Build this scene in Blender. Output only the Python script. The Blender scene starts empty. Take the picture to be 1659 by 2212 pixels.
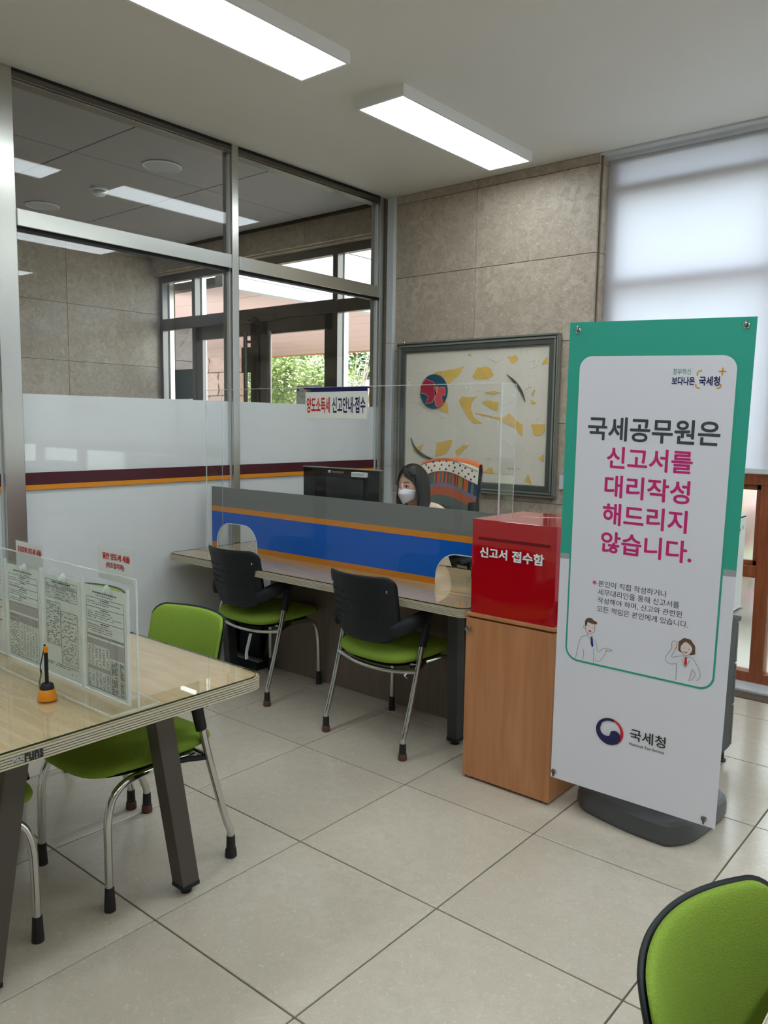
import bpy, bmesh, math, random
from mathutils import Vector, Matrix
random.seed(7)
PI = math.pi
SC = bpy.context.scene
COL = SC.collection
# ------------------------------------------------------------------ camera
cam_d = bpy.data.cameras.new('camera'); cam = bpy.data.objects.new('camera', cam_d); COL.objects.link(cam)
CC = Vector((1.94185, -2.48550, 1.48270))
cr = Vector((0.766507, 0.642077, 0.014308)); cu = Vector((-0.081844, 0.075560, 0.993777)); cd = Vector((-0.637000, 0.762907, -0.110468))
cam.matrix_world = Matrix(((cr.x, cu.x, -cd.x, CC.x), (cr.y, cu.y, -cd.y, CC.y), (cr.z, cu.z, -cd.z, CC.z), (0, 0, 0, 1)))
cam_d.sensor_fit = 'VERTICAL'; cam_d.sensor_height = 36; cam_d.sensor_width = 27; cam_d.lens = 28.0314
cam_d.clip_start = 0.05; cam_d.clip_end = 200
SC.camera = cam
# ------------------------------------------------------------------ world, sun, exposure
W = bpy.data.worlds.new('world'); SC.world = W; W.use_nodes = True
W.node_tree.nodes['Background'].inputs[0].default_value = (0.91, 0.955, 1.0, 1)
W.node_tree.nodes['Background'].inputs[1].default_value = 3.2
sun_d = bpy.data.lights.new('sun', 'SUN'); sun_d.energy = 2.6; sun_d.angle = 0.02; sun_d.color = (1.0, 0.95, 0.86)
sun = bpy.data.objects.new('sun', sun_d); COL.objects.link(sun)
sun.rotation_euler = Vector((0.62, -0.30, 0.80)).to_track_quat('Z', 'Y').to_euler()
LAMP_ROOM = 8      # emission of the room's ceiling panels
LAMP_LOBBY = 1.1
SC.view_settings.view_transform = 'Standard'; SC.view_settings.look = 'None'
SC.view_settings.exposure = 0.60; SC.view_settings.gamma = 1.0
try: SC.view_settings.use_curve_mapping = False
except Exception: pass
cy = SC.cycles
cy.use_denoising = True; cy.max_bounces = 10; cy.diffuse_bounces = 5; cy.glossy_bounces = 4
cy.transmission_bounces = 8; cy.transparent_max_bounces = 24; cy.sample_clamp_indirect = 6.0
cy.caustics_reflective = False; cy.caustics_refractive = False

# ------------------------------------------------------------------ materials
def lin(c):
    return tuple((x/12.92 if x <= .04045 else ((x+.055)/1.055)**2.4) for x in (v/255 for v in c)) + (1,)
def newmat(name):
    m = bpy.data.materials.new(name); m.use_nodes = True
    return m, m.node_tree, m.node_tree.nodes['Principled BSDF']
def mat(name, c, rough=.5, metal=0, spec=.5, bump=0, bscale=200, var=0, vscale=6, emit=None, estr=1, coat=0):
    m, nt, b = newmat(name)
    b.inputs['Base Color'].default_value = lin(c); b.inputs['Roughness'].default_value = rough
    b.inputs['Metallic'].default_value = metal; b.inputs['Specular IOR Level'].default_value = spec
    b.inputs['Coat Weight'].default_value = coat; b.inputs['Coat Roughness'].default_value = .05
    if emit is not None:
        b.inputs['Emission Color'].default_value = lin(emit); b.inputs['Emission Strength'].default_value = estr
    N = nt.nodes; L = nt.links
    if bump or var:
        tc = N.new('ShaderNodeTexCoord')
    if bump:
        n = N.new('ShaderNodeTexNoise'); n.inputs['Scale'].default_value = bscale; n.inputs['Detail'].default_value = 3
        L.new(tc.outputs['Object'], n.inputs['Vector'])
        bp = N.new('ShaderNodeBump'); bp.inputs['Strength'].default_value = bump; bp.inputs['Distance'].default_value = .002
        L.new(n.outputs['Fac'], bp.inputs['Height']); L.new(bp.outputs['Normal'], b.inputs['Normal'])
    if var:
        n = N.new('ShaderNodeTexNoise'); n.inputs['Scale'].default_value = vscale; n.inputs['Detail'].default_value = 4
        L.new(tc.outputs['Object'], n.inputs['Vector'])
        mx = N.new('ShaderNodeMix'); mx.data_type = 'RGBA'
        mx.inputs['A'].default_value = lin(tuple(max(0, v*(1-var)) for v in c)); mx.inputs['B'].default_value = lin(tuple(min(255, v*(1+var)) for v in c))
        L.new(n.outputs['Fac'], mx.inputs['Factor']); L.new(mx.outputs['Result'], b.inputs['Base Color'])
    return m
def stone(name, base, dark, light, rough, bump, scale=1.0, spec=.5, tint=0.06):
    """mottled limestone: big clouds, small fossils flecks, per-piece shift"""
    m, nt, b = newmat(name); N = nt.nodes; L = nt.links
    tc = N.new('ShaderNodeTexCoord'); oi = N.new('ShaderNodeObjectInfo')
    mu = N.new('ShaderNodeMath'); mu.operation = 'MULTIPLY'; mu.inputs[1].default_value = 57.0; L.new(oi.outputs['Random'], mu.inputs[0])
    ad = N.new('ShaderNodeVectorMath'); ad.operation = 'ADD'; L.new(tc.outputs['Object'], ad.inputs[0]); L.new(mu.outputs[0], ad.inputs[1])
    def noise(s, d=4, dist=0, sc=None):
        n = N.new('ShaderNodeTexNoise'); n.inputs['Scale'].default_value = s*scale; n.inputs['Detail'].default_value = d; n.inputs['Distortion'].default_value = dist
        if sc:
            mp = N.new('ShaderNodeMapping'); mp.inputs['Scale'].default_value = sc; L.new(ad.outputs[0], mp.inputs['Vector']); L.new(mp.outputs[0], n.inputs['Vector'])
        else: L.new(ad.outputs[0], n.inputs['Vector'])
        return n
    def ramp(src, a, bb):
        r = N.new('ShaderNodeMapRange'); r.inputs['From Min'].default_value = a; r.inputs['From Max'].default_value = bb; L.new(src, r.inputs['Value']); return r.outputs['Result']
    def mix(f, A, B):
        x = N.new('ShaderNodeMix'); x.data_type = 'RGBA'; L.new(f, x.inputs['Factor'])
        for k, v in (('A', A), ('B', B)):
            if isinstance(v, tuple): x.inputs[k].default_value = lin(v)
            else: L.new(v, x.inputs[k])
        return x.outputs['Result']
    c = mix(ramp(noise(2.6, 4, .5).outputs['Fac'], .25, .75), tuple((a+b_)/2 for a, b_ in zip(dark, base)), base)
    c = mix(ramp(noise(15, 9, .9).outputs['Fac'], .38, .62), c, tuple(a*.52+b_*.48 for a, b_ in zip(dark, base)))
    c = mix(ramp(noise(60, 3, 1.2, (1, 1.0, 1)).outputs['Fac'], .58, .72), c, light)
    c = mix(ramp(noise(34, 3, 1.5).outputs['Fac'], .66, .78), c, dark)
    fine = noise(120, 3, .4)
    hsv = N.new('ShaderNodeHueSaturation'); L.new(c, hsv.inputs['Color'])
    r1 = N.new('ShaderNodeMapRange'); r1.inputs['To Min'].default_value = 1-tint; r1.inputs['To Max'].default_value = 1+tint; L.new(oi.outputs['Random'], r1.inputs['Value'])
    r2 = N.new('ShaderNodeMapRange'); r2.inputs['To Min'].default_value = .90; r2.inputs['To Max'].default_value = 1.10; L.new(fine.outputs['Fac'], r2.inputs['Value'])
    m3 = N.new('ShaderNodeMath'); m3.operation = 'MULTIPLY'; L.new(r1.outputs[0], m3.inputs[0]); L.new(r2.outputs[0], m3.inputs[1]); L.new(m3.outputs[0], hsv.inputs['Value'])
    L.new(hsv.outputs[0], b.inputs['Base Color'])
    b.inputs['Roughness'].default_value = rough; b.inputs['Specular IOR Level'].default_value = spec
    bp = N.new('ShaderNodeBump'); bp.inputs['Strength'].default_value = bump; bp.inputs['Distance'].default_value = .004
    nb = noise(45, 4, .8); L.new(nb.outputs['Fac'], bp.inputs['Height']); L.new(bp.outputs[0], b.inputs['Normal'])
    return m
def wood(name, a, bcol, rough=.35, sc=(1, 12, 12), spec=.5, coat=0, scale=3.0):
    m, nt, b = newmat(name); N = nt.nodes; L = nt.links
    tc = N.new('ShaderNodeTexCoord'); mp = N.new('ShaderNodeMapping'); mp.inputs['Scale'].default_value = sc
    L.new(tc.outputs['Object'], mp.inputs['Vector'])
    n = N.new('ShaderNodeTexNoise'); n.inputs['Scale'].default_value = scale; n.inputs['Detail'].default_value = 6; n.inputs['Distortion'].default_value = .8
    L.new(mp.outputs[0], n.inputs['Vector'])
    r = N.new('ShaderNodeValToRGB'); r.color_ramp.elements[0].position = .3; r.color_ramp.elements[1].position = .72
    r.color_ramp.elements[0].color = lin(a); r.color_ramp.elements[1].color = lin(bcol)
    L.new(n.outputs['Fac'], r.inputs[0]); L.new(r.outputs[0], b.inputs['Base Color'])
    b.inputs['Roughness'].default_value = rough; b.inputs['Specular IOR Level'].default_value = spec; b.inputs['Coat Weight'].default_value = coat
    return m
def steel(name, c, rough=.28, sc=(1, 1, 60)):
    m, nt, b = newmat(name); N = nt.nodes; L = nt.links
    b.inputs['Base Color'].default_value = lin(c); b.inputs['Metallic'].default_value = 1; b.inputs['Roughness'].default_value = rough
    tc = N.new('ShaderNodeTexCoord'); mp = N.new('ShaderNodeMapping'); mp.inputs['Scale'].default_value = sc; L.new(tc.outputs['Object'], mp.inputs['Vector'])
    n = N.new('ShaderNodeTexNoise'); n.inputs['Scale'].default_value = 14; n.inputs['Detail'].default_value = 3; L.new(mp.outputs[0], n.inputs['Vector'])
    bp = N.new('ShaderNodeBump'); bp.inputs['Strength'].default_value = .06; bp.inputs['Distance'].default_value = .001
    L.new(n.outputs['Fac'], bp.inputs['Height']); L.new(bp.outputs[0], b.inputs['Normal'])
    return m
def glass(name, tint=(.93, .96, .95), refl=1.0, rough=0.0, milk=0.0):
    """thin clear pane: transparent with fresnel reflection, a little milkiness for acrylic edges"""
    m = bpy.data.materials.new(name); m.use_nodes = True; nt = m.node_tree; N = nt.nodes; L = nt.links; N.clear()
    o = N.new('ShaderNodeOutputMaterial'); t = N.new('ShaderNodeBsdfTransparent'); t.inputs[0].default_value = (*tint, 1)
    g = N.new('ShaderNodeBsdfGlossy'); g.inputs['Roughness'].default_value = rough; g.inputs[0].default_value = (1, 1, 1, 1)
    f = N.new('ShaderNodeFresnel'); ge = N.new('ShaderNodeNewGeometry'); mr = N.new('ShaderNodeMapRange'); mr.inputs['To Min'].default_value = 1.45; mr.inputs['To Max'].default_value = 1/1.45
    L.new(ge.outputs['Backfacing'], mr.inputs['Value']); L.new(mr.outputs[0], f.inputs['IOR'])   # same reflectance on both faces of the pane
    mu = N.new('ShaderNodeMath'); mu.operation = 'MULTIPLY'; mu.inputs[1].default_value = refl; L.new(f.outputs[0], mu.inputs[0])
    mx = N.new('ShaderNodeMixShader'); L.new(mu.outputs[0], mx.inputs[0]); L.new(t.outputs[0], mx.inputs[1]); L.new(g.outputs[0], mx.inputs[2])
    last = mx
    if milk:
        d = N.new('ShaderNodeBsdfDiffuse'); d.inputs[0].default_value = (.85, .9, .88, 1)
        m2 = N.new('ShaderNodeMixShader'); m2.inputs[0].default_value = milk; L.new(mx.outputs[0], m2.inputs[1]); L.new(d.outputs[0], m2.inputs[2]); last = m2
    L.new(last.outputs[0], o.inputs[0]); return m
def translucent(name, c, k=.5, c2=None, gloss=0.0):
    m = bpy.data.materials.new(name); m.use_nodes = True; nt = m.node_tree; N = nt.nodes; L = nt.links; N.clear()
    o = N.new('ShaderNodeOutputMaterial'); d = N.new('ShaderNodeBsdfDiffuse'); d.inputs[0].default_value = lin(c)
    t = N.new('ShaderNodeBsdfTranslucent'); t.inputs[0].default_value = lin(c2 or c)
    mx = N.new('ShaderNodeMixShader'); mx.inputs[0].default_value = k; L.new(d.outputs[0], mx.inputs[1]); L.new(t.outputs[0], mx.inputs[2])
    L.new(mx.outputs[0], o.inputs[0]); return m
def banded(name, bands, axis='Z', rough=.45, coord='Object', spec=.5):
    """flat print: horizontal colour bands at given object heights, list of (upper limit, colour) bottom to top"""
    m, nt, b = newmat(name); N = nt.nodes; L = nt.links
    tc = N.new('ShaderNodeTexCoord'); sp = N.new('ShaderNodeSeparateXYZ'); L.new(tc.outputs[coord], sp.inputs[0])
    z0 = -1.0; z1 = 3.0
    mr = N.new('ShaderNodeMapRange'); mr.inputs['From Min'].default_value = z0; mr.inputs['From Max'].default_value = z1; L.new(sp.outputs[axis], mr.inputs['Value'])
    r = N.new('ShaderNodeValToRGB'); r.color_ramp.interpolation = 'CONSTANT'
    els = r.color_ramp.elements
    pos = 0.0
    for i, (z, c) in enumerate(bands):
        e = els[0] if i == 0 else (els[1] if i == 1 else els.new(pos))
        e.position = pos; e.color = lin(c); pos = (z-z0)/(z1-z0)
    L.new(mr.outputs[0], r.inputs[0]); L.new(r.outputs[0], b.inputs['Base Color']); b.inputs['Roughness'].default_value = rough
    b.inputs['Specular IOR Level'].default_value = spec
    return m

M = {}
M['ceiling'] = mat('ceiling_paint', (226, 224, 217), .85, bump=.03, bscale=60)
M['white_wall'] = mat('white_wall_paint', (206, 204, 198), .8, bump=.03, bscale=60)
M['floor'] = stone('floor_limestone', (210, 201, 184), (191, 181, 162), (216, 209, 195), .17, .012, 1.5, .5, .03)
M['grout'] = mat('dark_grout', (104, 98, 86), .8)
M['stone'] = stone('wall_limestone', (196, 184, 166), (142, 127, 110), (208, 198, 182), .45, .55, 1.25, .4, .05)
M['stone_joint'] = mat('stone_joint', (112, 98, 80), .9)
M['steel'] = steel('stainless_steel', (196, 196, 188), .26)
M['steel_h'] = steel('stainless_steel_horizontal', (205, 205, 197), .24, (1, 1, 60))
M['steel_dark'] = steel('dark_stainless_steel', (120, 116, 108), .32)
M['chrome'] = mat('chrome', (205, 205, 205), .13, 1)
M['glass'] = glass('clear_glass', (.965, .975, .97), .62)
M['glass_out'] = glass('window_glass', (.95, .98, .97), .5)
M['acrylic'] = glass('clear_acrylic', (.985, .99, .987), .4)
M['acrylic_edge'] = glass('acrylic_edge', (.94, .965, .96), .8, .1, .4)
M['frost'] = translucent('frosted_film', (248, 248, 250), .06)
M['maroon'] = mat('maroon_stripe', (72, 16, 28), .4)
M['orange_stripe'] = mat('orange_stripe', (224, 142, 28), .4)
M['black'] = mat('black_plastic', (28, 32, 35), .5, spec=.3)
M['black_gloss'] = mat('glossy_black_plastic', (14, 15, 18), .15, spec=.35)
M['rubber'] = mat('black_rubber', (28, 26, 27), .6)
M['brown_rubber'] = mat('brown_rubber_cap', (92, 58, 50), .6)
M['white'] = mat('white_plastic', (228, 230, 232), .4)
M['grey_box'] = mat('light_grey_plastic', (204, 208, 210), .45)
M['leg'] = mat('dark_bronze_leg', (84, 78, 74), .38, .3)
M['leg_desk'] = mat('charcoal_desk_leg', (52, 54, 56), .4, .2)
M['red'] = mat('glossy_red_acrylic', (176, 6, 22), .06, spec=.6, coat=.3)
M['red_dark'] = mat('dark_red_slot', (110, 4, 14), .2)
M['beech'] = wood('beech_veneer', (178, 118, 76), (196, 138, 94), .42, (9, 9, .8))
M['beech_top'] = wood('pale_oak_top', (188, 158, 116), (214, 188, 150), .4, (2.2, 14, 14), scale=2.2)
M['window_wood'] = wood('window_wood', (128, 66, 36), (158, 90, 54), .4, (12, 12, 1.2))
M['modesty'] = wood('modesty_laminate', (108, 96, 84), (122, 110, 98), .5, (30, 30, 1))
M['edge'] = mat('ribbed_aluminium_edge', (198, 190, 168), .4, .1)
M['edge_groove'] = mat('edge_groove', (150, 142, 122), .6)
M['table_glass'] = glass('table_glass', (.95, .975, .955), 1.0)
M['glass_green'] = mat('green_glass_edge', (24, 52, 40), .1)
def fabric(name, a, b2, sc=260, bump=.5, sheen=.3, stretch=(1, 1, 1)):
    m = mat(name, a, .92, spec=.15); nt = m.node_tree; N = nt.nodes; L = nt.links; b = N['Principled BSDF']
    tc = N.new('ShaderNodeTexCoord'); mp = N.new('ShaderNodeMapping'); mp.inputs['Scale'].default_value = stretch; L.new(tc.outputs['Object'], mp.inputs[0])
    n = N.new('ShaderNodeTexNoise'); n.inputs['Scale'].default_value = sc; n.inputs['Detail'].default_value = 2; L.new(mp.outputs[0], n.inputs['Vector'])
    mx = N.new('ShaderNodeMix'); mx.data_type = 'RGBA'; mx.inputs['A'].default_value = lin(a); mx.inputs['B'].default_value = lin(b2)
    L.new(n.outputs['Fac'], mx.inputs['Factor']); L.new(mx.outputs['Result'], b.inputs['Base Color'])
    bp = N.new('ShaderNodeBump'); bp.inputs['Strength'].default_value = bump; bp.inputs['Distance'].default_value = .002
    L.new(n.outputs['Fac'], bp.inputs['Height']); L.new(bp.outputs[0], b.inputs['Normal'])
    b.inputs['Sheen Weight'].default_value = sheen; b.inputs['Sheen Tint'].default_value = lin((170, 220, 60))
    return m
M['green'] = fabric('lime_green_upholstery', (116, 146, 50), (146, 172, 70), 260, .5, .10, (1, 1, 2.2))
M['banner_teal'] = mat('banner_teal', (46, 168, 146), .45)
M['banner_line'] = mat('banner_outline_teal', (46, 166, 144), .45)
M['banner_white'] = mat('banner_white', (228, 229, 240), .42)
M['banner_grey'] = mat('banner_grey', (160, 166, 168), .45)
M['ink_dark'] = mat('print_charcoal', (58, 68, 72), .5)
M['ink_magenta'] = mat('print_magenta', (204, 32, 122), .5)
M['ink_black'] = mat('print_black', (34, 34, 36), .5)
M['ink_navy'] = mat('print_navy', (22, 22, 84), .5)
M['ink_teal'] = mat('print_teal', (48, 140, 116), .5)
M['ink_yellow'] = mat('print_yellow', (214, 160, 40), .5)
M['ink_red'] = mat('print_red', (206, 30, 40), .5)
M['ink_blue'] = mat('print_blue', (24, 58, 140), .5)
M['ink_skin'] = mat('print_skin', (238, 222, 220), .5)
M['ink_brown'] = mat('print_brown', (104, 78, 54), .5)
M['paper'] = mat('paper', (226, 230, 228), .6)
M['paper_green'] = mat('greenish_paper', (228, 238, 231), .6)
M['ink_grey'] = mat('print_grey', (120, 122, 122), .6)
M['ink_lgrey'] = mat('print_light_grey', (176, 178, 176), .6)
M['red_text'] = mat('red_lettering', (196, 24, 30), .5)
M['white_text'] = mat('white_lettering', (240, 240, 240), .35)
M['gold'] = mat('brushed_gold_pin', (140, 130, 110), .3, .8)

# ------------------------------------------------------------------ object helpers
def link_mesh(name, bm, m=None, parent=None, smooth=False, loc=None):
    me = bpy.data.meshes.new(name)
    bmesh.ops.recalc_face_normals(bm, faces=bm.faces)
    bm.to_mesh(me); bm.free()
    if m is not None:
        for x in (m if isinstance(m, (list, tuple)) else [m]): me.materials.append(x)
    if smooth:
        for p in me.polygons: p.use_smooth = True
    o = bpy.data.objects.new(name, me); COL.objects.link(o)
    if loc: o.location = loc
    if parent: o.parent = parent
    return o
def sharp(o, ang=40):
    """smooth shading but keep edges harder than ang degrees"""
    me = o.data
    bm = bmesh.new(); bm.from_mesh(me)
    for e in bm.edges:
        if len(e.link_faces) == 2 and e.calc_face_angle(0) > math.radians(ang): e.smooth = False
    for f in bm.faces: f.smooth = True
    bm.to_mesh(me); bm.free(); return o
def tag(o, label=None, cat=None, group=None, kind=None):
    if label: o['label'] = label
    if cat: o['category'] = cat
    if group: o['group'] = group
    if kind: o['kind'] = kind
    return o
def thing(name, label, cat, loc=(0, 0, 0), rz=0, group=None, kind=None):
    o = bpy.data.objects.new(name, None); COL.objects.link(o); o.location = loc; o.rotation_euler = (0, 0, rz)
    o.empty_display_size = .1
    return tag(o, label, cat, group, kind)
def copy_tree(o, parent=None):
    c = o.copy(); COL.objects.link(c); c.parent = parent
    for ch in list(o.children): copy_tree(ch, c)
    return c
def bx(bm, x0, x1, y0, y1, z0, z1, mi=0):
    vs = [bm.verts.new((x, y, z)) for x in (x0, x1) for y in (y0, y1) for z in (z0, z1)]
    for f in ((0, 1, 3, 2), (4, 6, 7, 5), (0, 4, 5, 1), (2, 3, 7, 6), (0, 2, 6, 4), (1, 5, 7, 3)):
        fc = bm.faces.new([vs[i] for i in f]); fc.material_index = mi
    return vs
def bevel(bm, w, seg=2):
    bmesh.ops.bevel(bm, geom=list(bm.edges), offset=w, segments=seg, profile=.5, affect='EDGES', clamp_overlap=True)
def box(name, x0, x1, y0, y1, z0, z1, m, parent=None, bev=0, seg=2, origin=False):
    bm = bmesh.new()
    if origin:
        cx, cy_, cz = (x0+x1)/2, (y0+y1)/2, (z0+z1)/2
        bx(bm, x0-cx, x1-cx, y0-cy_, y1-cy_, z0-cz, z1-cz)
        if bev: bevel(bm, bev, seg)
        return link_mesh(name, bm, m, parent, loc=(cx, cy_, cz))
    bx(bm, x0, x1, y0, y1, z0, z1)
    if bev: bevel(bm, bev, seg)
    return link_mesh(name, bm, m, parent)
def catmull(pts, n=6):
    P = [Vector(p) for p in pts]; out = []
    for i in range(len(P)-1):
        a = P[max(i-1, 0)]; b = P[i]; c = P[i+1]; d = P[min(i+2, len(P)-1)]
        for k in range(n):
            t = k/n
            out.append(.5*((2*b)+(c-a)*t+(2*a-5*b+4*c-d)*t*t+(3*b-a-3*c+d)*t**3))
    out.append(P[-1]); return out
def sweep(bm, pts, r, seg=10, cap=True, flat=1.0, mi=0, closed=False):
    P = [Vector(p) for p in pts]; n = len(P)
    rr = r if isinstance(r, (list, tuple)) else [r]*n
    t0 = (P[1]-P[0]).normalized(); ref = Vector((0, 0, 1)) if abs(t0.z) < .9 else Vector((1, 0, 0))
    u = t0.cross(ref).normalized(); rings = []
    for i in range(n):
        if closed: t = (P[(i+1) % n]-P[i-1]).normalized()
        else: t = (P[min(i+1, n-1)]-P[max(i-1, 0)]).normalized()
        u = (u-t*u.dot(t)).normalized(); v = t.cross(u)
        rings.append([bm.verts.new(P[i]+(u*math.cos(a)+v*math.sin(a)*flat)*rr[i]) for a in [2*PI*k/seg for k in range(seg)]])
    for i in range(n if closed else n-1):
        A, B = rings[i], rings[(i+1) % n]
        for k in range(seg):
            f = bm.faces.new((A[k], A[(k+1) % seg], B[(k+1) % seg], B[k])); f.material_index = mi
    if cap and not closed:
        for R in (rings[0][::-1], rings[-1]):
            f = bm.faces.new(R); f.material_index = mi
def tube(name, pts, r, m, parent=None, seg=10, smooth=0, flat=1.0, closed=False):
    if smooth and isinstance(r, (list, tuple)): r = [r[i]+(r[i+1]-r[i])*k/smooth for i in range(len(r)-1) for k in range(smooth)]+[r[-1]]
    bm = bmesh.new(); sweep(bm, catmull(pts, smooth) if smooth else pts, r, seg, True, flat, closed=closed)
    return sharp(link_mesh(name, bm, m, parent))
def lathe(bm, prof, c=(0, 0, 0), seg=20, mi=0):
    rings = []
    for (r, z) in prof:
        rings.append([bm.verts.new((c[0]+r*math.cos(2*PI*k/seg), c[1]+r*math.sin(2*PI*k/seg), c[2]+z)) for k in range(seg)])
    for A, B in zip(rings, rings[1:]):
        for k in range(seg): bm.faces.new((A[k], A[(k+1) % seg], B[(k+1) % seg], B[k])).material_index = mi
    bm.faces.new(rings[0][::-1]).material_index = mi; bm.faces.new(rings[-1]).material_index = mi
def lathe_obj(name, prof, c, m, parent=None, seg=20):
    bm = bmesh.new(); lathe(bm, prof, c, seg); return sharp(link_mesh(name, bm, m, parent))
def prism(bm, poly, o, U, V, depth, mi=0):
    """extrude a 2D outline (u,v) lying in plane o+U*u+V*v by depth along U x V"""
    o, U, V = Vector(o), Vector(U), Vector(V); Nn = U.cross(V).normalized()*depth
    A = [bm.verts.new(o+U*a+V*b) for a, b in poly]
    B = [bm.verts.new(o+U*a+V*b+Nn) for a, b in poly]
    n = len(poly)
    for i in range(n): bm.faces.new((A[i], A[(i+1) % n], B[(i+1) % n], B[i])).material_index = mi
    bm.faces.new(A[::-1]).material_index = mi; bm.faces.new(B).material_index = mi
def prism_obj(name, poly, o, U, V, depth, m, parent=None):
    bm = bmesh.new(); prism(bm, poly, o, U, V, depth); return link_mesh(name, bm, m, parent)
def rrect(x0, x1, y0, y1, r, n=6):
    if not isinstance(r, (list, tuple)): r = [r]*4
    out = []
    for (cx, cy_, a0, q) in ((x1-r[0], y1-r[0], 0, r[0]), (x0+r[1], y1-r[1], 90, r[1]), (x0+r[2], y0+r[2], 180, r[2]), (x1-r[3], y0+r[3], 270, r[3])):
        for k in range(n+1):
            a = math.radians(a0+90*k/n); out.append((cx+q*math.cos(a), cy_+q*math.sin(a)))
    return out
def densify(p, L_):
    out = []
    for i in range(len(p)):
        a, b_ = Vector(p[i]), Vector(p[(i+1) % len(p)]); n = max(1, int((b_-a).length/L_))
        out += [tuple(a+(b_-a)*k/n) for k in range(n)]
    return out
def circle(cx, cy_, r, n=20, ry=None):
    return [(cx+r*math.cos(2*PI*k/n), cy_+(ry or r)*math.sin(2*PI*k/n)) for k in range(n)]
def stroke(bm, pts, w, o, U, V, depth, mi=0, smooth=0):
    """flat drawn line of width w along 2D points"""
    if smooth: pts = [(p.x, p.y) for p in catmull([(a, b, 0) for a, b in pts], smooth)]
    P = [Vector((a, b)) for a, b in pts]; L_, R_ = [], []
    for i in range(len(P)):
        t = P[min(i+1, len(P)-1)]-P[max(i-1, 0)]
        if t.length < 1e-9: t = Vector((1, 0))
        t.normalize(); nn = Vector((-t.y, t.x))*w/2
        L_.append(P[i]+nn); R_.append(P[i]-nn)
    o, U, V = Vector(o), Vector(U), Vector(V); off = U.cross(V).normalized()*depth
    a = [bm.verts.new(o+U*p.x+V*p.y+off) for p in L_]; b = [bm.verts.new(o+U*p.x+V*p.y+off) for p in R_]
    for i in range(len(P)-1): bm.faces.new((a[i], b[i], b[i+1], a[i+1])).material_index = mi
def text(s, u0, v0, u1, v1, o, U, V, m, parent=None, name='lettering', bold=0.0, depth=.0012, thick=.0004, shear=0):
    """lettering fitted to the box (u0,v0)-(u1,v1) of plane o+U*u+V*v (V points up the letters)"""
    cu_ = bpy.data.curves.new('t', 'FONT'); cu_.body = s; cu_.resolution_u = 4; cu_.fill_mode = 'BOTH'; cu_.shear = shear
    ob = bpy.data.objects.new('t', cu_)
    me = bpy.data.meshes.new_from_object(ob)
    xs = [v.co.x for v in me.vertices]; ys = [v.co.y for v in me.vertices]
    if not xs: return None
    x0, x1, y0, y1 = min(xs), max(xs), min(ys), max(ys)
    o, U, V = Vector(o), Vector(U), Vector(V); Nn = U.cross(V).normalized()
    for v in me.vertices:
        a = u0+(v.co.x-x0)/(x1-x0)*(u1-u0); b = v0+(v.co.y-y0)/(y1-y0)*(v1-v0)
        v.co = o+U*a+V*b+Nn*depth
    if bold:   # heavier strokes: same outline repeated around a small circle
        bw = bold*(u1-u0)/(x1-x0); bh = bold*(v1-v0)/(y1-y0); base_ = [v.co.copy() for v in me.vertices]; pol = [tuple(p.vertices) for p in me.polygons]
        vs_, fs_ = [], []
        sx_ = 1-2*bw/(u1-u0); sy_ = 1-2*bh/(v1-v0); cen = o+U*((u0+u1)/2)+V*((v0+v1)/2)
        for k in range(8):
            off = U*bw*math.cos(PI*k/4)+V*bh*math.sin(PI*k/4)+Nn*(.00002*k); n0 = len(vs_)
            for c in base_:
                q_ = c-cen; vs_.append(cen+U*(q_.dot(U)*sx_)+V*(q_.dot(V)*sy_)+Nn*q_.dot(Nn)+off)
            fs_ += [tuple(i+n0 for i in f) for f in pol]
        me = bpy.data.meshes.new(name); me.from_pydata(vs_, [], fs_)
    me.name = name; me.materials.clear(); me.materials.append(m)
    bpy.data.objects.remove(ob); bpy.data.curves.remove(cu_)
    q = bpy.data.objects.new(name, me); COL.objects.link(q); q.parent = parent
    return q
def pad(name, outline, top, bottom, warp, m, parent, rings=7, power=2.4):
    """cushion or shell: outline polygon in (a,b); top/bottom thickness; warp(a,b,h)->xyz"""
    bm = bmesh.new(); n = len(outline)
    cx = sum(p[0] for p in outline)/n; cy_ = sum(p[1] for p in outline)/n
    def ringset(sgn, T):
        R = []
        for i in range(rings, 0, -1):
            s = i/rings; s2 = 1-(1-s)**1.6
            h = T*(1-s2**power)**(1/power)*sgn if T else 0
            R.append([bm.verts.new(warp(cx+(p[0]-cx)*s2, cy_+(p[1]-cy_)*s2, h)) for p in outline])
        c = bm.verts.new(warp(cx, cy_, T*sgn)); return R, c
    RT, ct = ringset(1, top); RB, cb = ringset(-1, bottom)
    for R, c in ((RT, ct), (RB, cb)):
        for A, B in zip(R, R[1:]):
            for k in range(n): bm.faces.new((A[k], A[(k+1) % n], B[(k+1) % n], B[k]))
        for k in range(n): bm.faces.new((R[-1][k], R[-1][(k+1) % n], c))
    bmesh.ops.remove_doubles(bm, verts=bm.verts, dist=1e-5)
    return link_mesh(name, bm, m, parent, smooth=True)
def area(name, x, y, z, sx, sy, power, parent=None, col=(1, .99, .96)):
    l = bpy.data.lights.new(name, 'AREA'); l.shape = 'RECTANGLE'; l.size = sx; l.size_y = sy; l.energy = power; l.color = col
    o = bpy.data.objects.new(name, l); COL.objects.link(o); o.location = (x, y, z)
    if parent: o.parent = parent
    return o

# ------------------------------------------------------------------ dimensions
XP = -1.97; YW = 2.2; ZC = 3.13; XR = 4.6; YF = -5.4; XL = -5.15; YE = 2.4; XS = -0.305
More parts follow.
